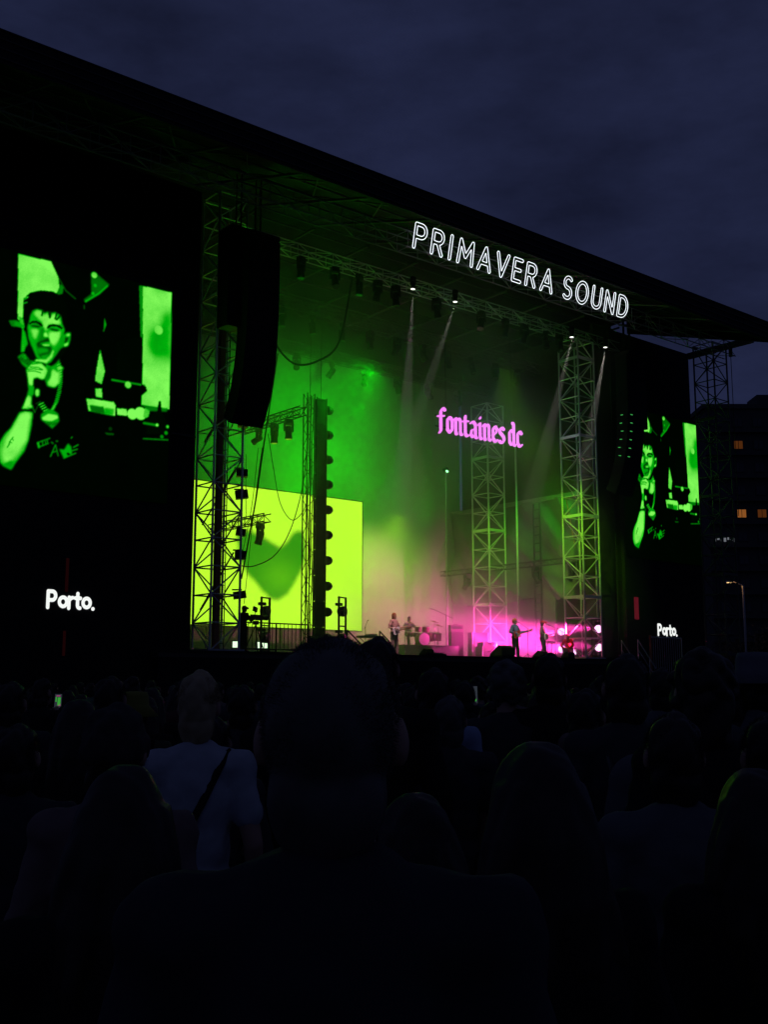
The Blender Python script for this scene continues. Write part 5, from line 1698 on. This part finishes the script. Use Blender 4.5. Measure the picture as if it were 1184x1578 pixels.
def hair_mesh(style):
    if style in HAIR:
        return HAIR[style]
    b = MB()
    V = Vector
    if style in ('crop', 'short', 'blond', 'grey', 'ginger', 'shortfine'):
        up = .0 if style == 'crop' else (.022 if style == 'blond' else .01)
        b.ell(V((0, -.016, .022)), (.081, .101, .104 + up), None, 20, 14)
        b.ell(V((0, -.036, -.070)), (.068, .066, .080), None, 16, 10)
        if style == 'blond':
            b.ell(V((0, .03, .10)), (.06, .06, .045), None)
    elif style in ('wavy', 'curly', 'afro'):
        rr = random.Random(4)
        b.ell(V((0, -.02, .03)), (.092, .108, .11), None, 18, 12)
        for i in range(60):
            u = V((rr.gauss(0, 1), rr.gauss(-.3, 1), rr.gauss(.4, 1))).normalized()
            if u.y > .45 and u.z < .3: continue
            b.ell(V((u.x * .088, -.02 + u.y * .105, .03 + u.z * .105)), (.028, .028, .026), None, 8, 6)
        if style == 'wavy':
            b.cap(V((0, -.07, -.02)), V((0, -.08, -.13)), .075, .06)
    elif style in ('long', 'long2', 'bun'):
        b.ell(V((0, -.016, .018)), (.083, .102, .103), None, 20, 14)
        if style == 'bun':
            b.ell(V((0, -.085, .09)), (.045, .045, .042))
            b.ell(V((0, -.05, -.03)), (.066, .06, .07))
        else:
            L = .42 if style == 'long' else .34
            rr = random.Random(9)
            for i in range(15):
                a = R(180 + 180 * (i + .5) / 15 + (-8 if i < 7 else 8))
                x, y = .078 * math.cos(a), -.02 + .085 * math.sin(a)
                b.tube([(x * .8, y * .8, .04), (x * 1.05, y * 1.05, -.06), (x * 1.25, y * 1.15 - .01, -.16), (x * 1.35 + rr.gauss(0, .012), y * 1.1 - .015, -.26), (x * 1.2 + rr.gauss(0, .015), y * 1.1 - .01, -L + rr.gauss(0, .025))],
                       [.03, .036, .036, .034, .012], 8)
    elif style == 'cap':
        b.ell(V((0, -.012, .03)), (.086, .106, .098), None, 18, 12)
        b.cap(V((0, .08, .045)), V((0, .16, .03)), .05, .045)
    elif style == 'beanie':
        b.ell(V((0, -.014, .03)), (.09, .108, .115), None, 18, 12)
        b.lathe([(.092, -.02), (.096, .0), (.096, .045), (.09, .05)], V((0, -.014, 0)), Matrix.Diagonal(V((1, 1.17, 1))), 20)
    elif style == 'bucket':
        me = MB().lathe([(.155, -.025), (.160, -.022), (.100, .045), (.096, .10), (.085, .128), (.02, .132)], V((0, -.012, .01)), Matrix.Diagonal(V((1, 1.15, 1))), 24).mesh('bucket_hat', M['rubber'], True)
        HAIR[style] = me
        return me
    me = remesh(b, .009, M['hairdark'], 2)
    rough(me, .004 if style == 'crop' else (.005 if 'long' in style else .008), 22, 2.2, (1, 1, .5) if 'long' in style else (1, 1, 1))
    if style == 'crop':
        strands(me, 14000, .008, None, w=.0006)
    elif style in ('short', 'grey', 'shortfine', 'ginger'):
        strands(me, 6000, .017, None, w=.0008)
    elif style == 'blond':
        strands(me, 5000, .02, None, w=.001, zmin=.0)
    HAIR[style] = me
    return me


def part(name, me, m, parent, loc=None):
    o = bpy.data.objects.new(name, me)
    COL.objects.link(o)
    o.parent = parent
    if loc is not None:
        o.location = loc
    o.material_slots[0].link = 'OBJECT'
    o.material_slots[0].material = m
    return o


EYE = MB().ell((0, 0, 0), (.0115, .0115, .0115), None, 10, 8).mesh('eye', M['white'], True)
IRIS = MB().ell((0, .0075, 0), (.0055, .0055, .0055), None, 8, 6).mesh('iris', M['rubber'], True)


def person(label, x, y, h, face, ps='stand', hair='short', hairc='hairdark', top='tee', topc=None, legc=None, z=0., group=None, girth=1., eyes=False, hatc=None):
    t = thing('person', label, 'person', (x, y, z), R(face - 90), group)
    B = body_meshes(ps)
    full = 1.765 + (.0 if hair in ('crop',) else .01)
    k = h / full if ps not in ('crouch', 'drum') else h
    t.scale = (k * girth, k * girth, k)
    part('body', B['body'], M['skin'], t)
    part('shirt' if top == 'tee' else 'jacket', B[top], topc or M['blackcloth'], t)
    part('trousers', B['trousers'], legc or M['blackcloth'], t)
    part('shoes', B['shoes'], M['rubber'], t)
    hm = hair_mesh(hair)
    if hair in ('cap', 'beanie', 'bucket'):
        part('hair', hair_mesh('short'), M[hairc], t, POSES[ps]['hd'] + Vector((0, 0, -.012)))
        part({'cap': 'cap', 'beanie': 'beanie', 'bucket': 'bucket_hat'}[hair], hm, hatc or M['blackcloth'], t, POSES[ps]['hd'] + Vector((0, 0, .008)))
    else:
        part('hair', hm, M[hairc], t, POSES[ps]['hd'])
    if eyes:
        for s in (-1, 1):
            e = link(bpy.data.objects.new('eye', EYE), t)
            e.location = POSES[ps]['hd'] + Vector((s * .03, .070, .014))
            link(bpy.data.objects.new('iris', IRIS), e)
    return t


def hold(t, child, loc, rot=(0, 0, 0)):
    """put a held thing where the hands of a person are"""
    m = Matrix.LocRotScale(t.location, t.rotation_euler.to_quaternion(), Vector((1, 1, 1))) @ Matrix.LocRotScale(Vector(loc) * t.scale.z, Quaternion() if rot == (0, 0, 0) else __import__('mathutils').Euler(rot).to_quaternion(), None)
    child.matrix_world = m
    return child


def strap(label, t, pts, m, r=.012, name='guitar_strap'):
    b = MB()
    P = [Vector(p) for p in pts]
    for q in range(3):
        b.tube([p + Vector((0, .0, (q - 1) * r * 1.4)) for p in P], r * .8, 6)
    return b.build(name, m, t, True)


# the band
F = FLOOR
p = person('bassist in blue denim jacket and wide black trousers playing a red guitar', 37.2, 35.0, 1.80, -82, 'guitar', 'curly', 'hairred', 'jacket', cloth('denim', (.12, .19, .36)), cloth('black', (.015, .015, .017)), F, eyes=True)
hold(p, guitar('dark red electric guitar held by the musician in denim', M['guitarred'], bass=True), (.06, .185, 1.06), (0, R(14), R(-10)))
strap('', p, [(.16, .17, 1.02), (.19, .08, 1.25), (.12, .0, 1.47), (-.06, -.11, 1.40), (-.16, -.05, 1.2), (-.10, .17, 1.10)], M['rubber'])
p = person('guitarist in red cap and patterned shirt playing a white guitar', 39.1, 35.0, 1.78, -60, 'guitar', 'cap', 'hairdark', 'jacket', cloth('patterned', (.16, .12, .10)), cloth('black', (.015, .015, .017)), F, eyes=True, hatc=cloth('red_cap', (.5, .02, .03)))
hold(p, guitar('white electric guitar held by the guitarist in red cap', M['white']), (.06, .185, 1.03), (0, R(6), R(-10)))
strap('', p, [(.16, .17, 1.0), (.19, .08, 1.25), (.12, .0, 1.47), (-.06, -.11, 1.40), (-.16, -.05, 1.2), (-.10, .17, 1.06)], M['rubber'])
p = person('left guitarist in pink washed shirt bent over a white guitar', 30.0, 35.1, 1.78, -75, 'guitar', 'shortfine', 'hairred', 'tee', cloth('rose_shirt', (.5, .28, .25)), cloth('brown', (.16, .11, .10)), F, eyes=True)
hold(p, guitar('white electric guitar held by the left guitarist near the drums', M['white']), (.06, .185, 1.03), (0, R(10), R(-10)))
p = person('drummer seated behind the drum kit', 35.1, 40.0, 1.02, -105, 'drum', 'short', 'hairdark', 'tee', cloth('grey', (.3, .3, .32)), cloth('black', (.015, .015, .017)), F + .62, eyes=True)
person('stagehand crouching in red top at the right of the guitarists', 40.55, 34.7, 1.0, -150, 'crouch', 'short', 'hairred', 'jacket', cloth('red_top', (.62, .03, .02)), cloth('pale_green', (.45, .5, .3)), F, eyes=True)
person('camera operator silhouetted in cap at the left railing', 22.35, 34.75, 1.74, 10, 'operator', 'cap', 'hairdark', 'jacket', cloth('black', (.015, .015, .017)), cloth('black', (.015, .015, .017)), F, hatc=cloth('black', (.015, .015, .017)))

# the crowd in front
DK = {k: cloth(k, c) for k, c in dict(black=(.015, .015, .017), navy=(.02, .022, .03), charcoal=(.04, .04, .045), white_tee=(.42, .45, .50), grey_tee=(.10, .105, .11),
                                      olive=(.05, .06, .03), brown=(.07, .05, .04), pale_blue=(.30, .38, .55), maroon=(.08, .02, .025)).items()}
SPEC = dict(
    A=('very near person with cropped greying hair and dark shirt, seen from behind', 'crop', 'hairgrey', 'navy', 'stand', -3),
    B=('blond cropped person in white t-shirt with black bag strap', 'blond', 'hairblond', 'white_tee', 'stand', -4),
    C=('near person with long dark hair at lower left of the crowd', 'long', 'hairdark', 'black', 'loose', 5),
    D=('near person with long dark hair right of the tall cropped head', 'long2', 'hairdark', 'black', 'loose', 22),
    E=('tall dark haired person carrying a grey backpack in the right crowd', 'short', 'hairdark', 'charcoal', 'stand', 0),
    F=('tall person with wavy dark hair below the right screen', 'wavy', 'hairdark', 'black', 'stand', 3),
    G=('person with grey cropped hair rimmed by green light', 'grey', 'hairgrey', 'charcoal', 'stand', 0),
    H=('dark haired person with lit left ear right of the cropped head', 'short', 'hairdark', 'pale_blue', 'stand', 10),
    I=('dark haired person in grey t-shirt with bag strap at right', 'short', 'hairdark', 'grey_tee', 'stand', -2),
    J=('long haired person at the right edge of the crowd', 'long', 'hairdark', 'black', 'stand', 0),
    K=('dark haired person at the left edge in navy top', 'short', 'hairdark', 'navy', 'stand', 0),
    L=('round headed person in the left crowd beside the green cap', 'short', 'hairdark', 'black', 'stand', 0),
    M=('person in dark green cap in the left crowd', 'cap', 'hairdark', 'olive', 'stand', 30),
    N=('person in yellow green bucket hat in the left crowd', 'bucket', 'hairdark', 'olive', 'stand', 10),
    O=('person in dark beanie in front of the long haired one at left', 'beanie', 'hairdark', 'brown', 'stand', -6),
    P=('tall person whose dark hair rises beside the cropped head', 'short', 'hairdark', 'black', 'stand', 0),
    Q=('person in grey bucket hat at the right edge', 'bucket', 'hairdark', 'grey_tee', 'stand', 0),
    R=('curly haired person in the middle right crowd', 'curly', 'hairgrey', 'charcoal', 'stand', 0),
    S=('dark head directly under the red capped guitarist', 'short', 'hairdark', 'brown', 'stand', 0),
    T=('dark head under the white city name on right screen', 'short', 'hairdark', 'grey_tee', 'stand', 0),
    U=('dark head right of the blond cropped person', 'short', 'hairdark', 'charcoal', 'stand', 0),
    V=('dark head just left of the big cropped head', 'short', 'hairdark', 'black', 'stand', 0),
    W=('person in the left crowd holding up a bright phone', 'short', 'hairdark', 'black', 'phone', 0),
    X=('person holding up a phone in front of the pink lit cases', 'short', 'hairdark', 'black', 'phone', 0),
    Y=('tall dark head under the crouching stagehand', 'short', 'hairdark', 'black', 'stand', 0),
    Z=('dark head between the cropped head and the lit ear', 'short', 'hairdark', 'maroon', 'stand', 0),
    a=('person with hair in a bun in the right crowd', 'bun', 'hairdark', 'brown', 'stand', 0),
    b=('dark head in grey top below the outer truss tower', 'short', 'hairdark', 'grey_tee', 'stand', 0),
    c=('near long haired person holding a clear plastic cup', 'long2', 'hairdark', 'brown', 'cup', 38),
    d=('dark head just behind the shoulder of the white t-shirt', 'short', 'hairdark', 'charcoal', 'stand', 0),
    e=('dark head at the far left under the city name', 'short', 'hairdark', 'charcoal', 'stand', 0),
    f=('dark haired person cut by the right edge in charcoal top', 'short', 'hairdark', 'charcoal', 'stand', 0),
)
HEAD = 50
PEOPLE = {}
HATS = dict(M=cloth('green_cap', (.04, .10, .05)), N=cloth('yellow_hat', (.20, .20, .03)), Q=cloth('grey_hat', (.14, .14, .15)), O=cloth('dark_beanie', (.035, .03, .03)))
for key, x, y, h, hr in MAIN:
    lb, hair, hc, tp, ps, tw_ = SPEC[key]
    PEOPLE[key] = person(lb, x, y, h, HEAD + tw_, ps, hair, hc, 'tee' if tp in ('white_tee', 'grey_tee', 'pale_blue') else 'jacket', DK[tp], DK['charcoal'] if key in 'BI' else DK['black'], 0, None,
                         {'A': 1.02, 'B': .92, 'E': 1.02}[key] if key in 'ABE' else (.95 if hair in ('long', 'long2', 'bun') else 1.), hatc=HATS.get(key))


def cross_strap(key, m):
    t = PEOPLE[key]
    b = MB()
    pts = [(.13, -.03, 1.475), (.115, -.09, 1.42), (.06, -.135, 1.30), (-.03, -.137, 1.14), (-.11, -.13, 1.0), (-.17, -.08, .90), (-.16, .06, .90), (-.05, .15, 1.15), (.08, .12, 1.35), (.13, .02, 1.475)]
    for q in range(4):
        b.tube([(x + .012 * (q - 1.5) * .8, y, z + .012 * (q - 1.5) * .6) for x, y, z in pts], .0085, 6, True)
    return b.build('bag_strap', m, t, True)


cross_strap('B', M['rubber'])
cross_strap('I', M['rubber'])
# backpack
t = PEOPLE['E']
bp_ = thing('backpack', 'soft grey backpack on the back of the tall person at right', 'backpack')
b = MB().ell((0, -.20, 1.22), (.15, .10, .24)).ell((0, -.26, 1.12), (.11, .06, .13)).ell((0, -.2, 1.36), (.13, .09, .12))
link(bpy.data.objects.new('bag', remesh(b, .015, DK['grey_tee'], 4)), bp_)
b = MB()
for s in (-1, 1):
    b.tube([(s * .09, -.15, 1.40), (s * .11, -.05, 1.49), (s * .12, .08, 1.42), (s * .14, .13, 1.25), (s * .15, .03, 1.08), (s * .1, -.14, 1.03)], .016, 6)
b.build('shoulder_straps', DK['grey_tee'], bp_, True)
hold(t, bp_, (0, 0, 0))


def phone(label, key, lit):
    t = thing('phone', label, 'phone')
    MB().box((0, 0, 0), (.075, .009, .155)).build('body', M['rubber'], t)
    s = MB().box((0, -.006, 0), (.069, .003, .147)).build('screen', M['phone'], t)
    for k, (x, z, w, h, mm) in enumerate(lit):
        MB().box((x, -.0088, z), (w, .0015, h)).build('picture', M[mm], s)
    hold(PEOPLE[key], t, (.11, .45, 1.66), (R(-8), 0, 0))
    return t


phone('bright phone held up in the left crowd filming the stage', 'W', [(-.02, .02, .012, .05, 'phonepic'), (.01, .0, .03, .08, 'phonepic'), (.0, .055, .04, .012, 'phonepink'), (.015, -.035, .025, .02, 'phonepink')])
phone('dim phone held up before the flight cases', 'X', [(.0, -.045, .05, .02, 'phonepic')])
# plastic cup
t = thing('plastic_cup', 'translucent plastic cup raised by the near long haired person', 'cup')
MB().lathe([(.030, 0), (.0315, .002), (.042, .125), (.0435, .128), (.042, .13), (.030, .006), (.002, .006)], (0, 0, 0), None, 20).build('cup', M['cup'], t, True)
hold(PEOPLE['c'], t, (.165, .365, 1.16))

# the rest of the crowd
rr = random.Random(3)
bodies = ['stand', 'loose', 'stand', 'phone', 'stand']
styles = [('short', 'hairdark'), ('long', 'hairdark'), ('curly', 'hairdark'), ('cap', 'hairdark'), ('short', 'hairdark'), ('bun', 'hairdark'), ('long2', 'hairdark'), ('short', 'hairgrey')]
tops = ['black', 'navy', 'charcoal', 'brown', 'olive', 'grey_tee', 'maroon', 'black']
LB = {'short': 'short haired person standing deep in the dark crowd before the stage', 'long': 'person with hair down to the back deep in the dark crowd',
      'long2': 'person with hair down to the shoulders deep in the dark crowd', 'curly': 'person with curly dark hair deep in the dark crowd', 'cap': 'person in dark cap deep in the crowd before the stage', 'bun': 'person with a hair knot deep in the dark crowd'}
for i, (x, y, h) in enumerate(FILL):
    st_, hc = styles[rr.randrange(len(styles))]
    person(LB[st_], x, y, h, HEAD + rr.uniform(-25, 30), 'phone' if rr.random() < .06 else ('loose' if rr.random() < .4 else 'stand'), st_, hc, 'jacket' if rr.random() < .6 else 'tee', DK[rr.choice(tops)], DK['black'],
           0, 'dark crowd before the stage, ' + st_, rr.uniform(.94, 1.06), hatc=DK['charcoal'])
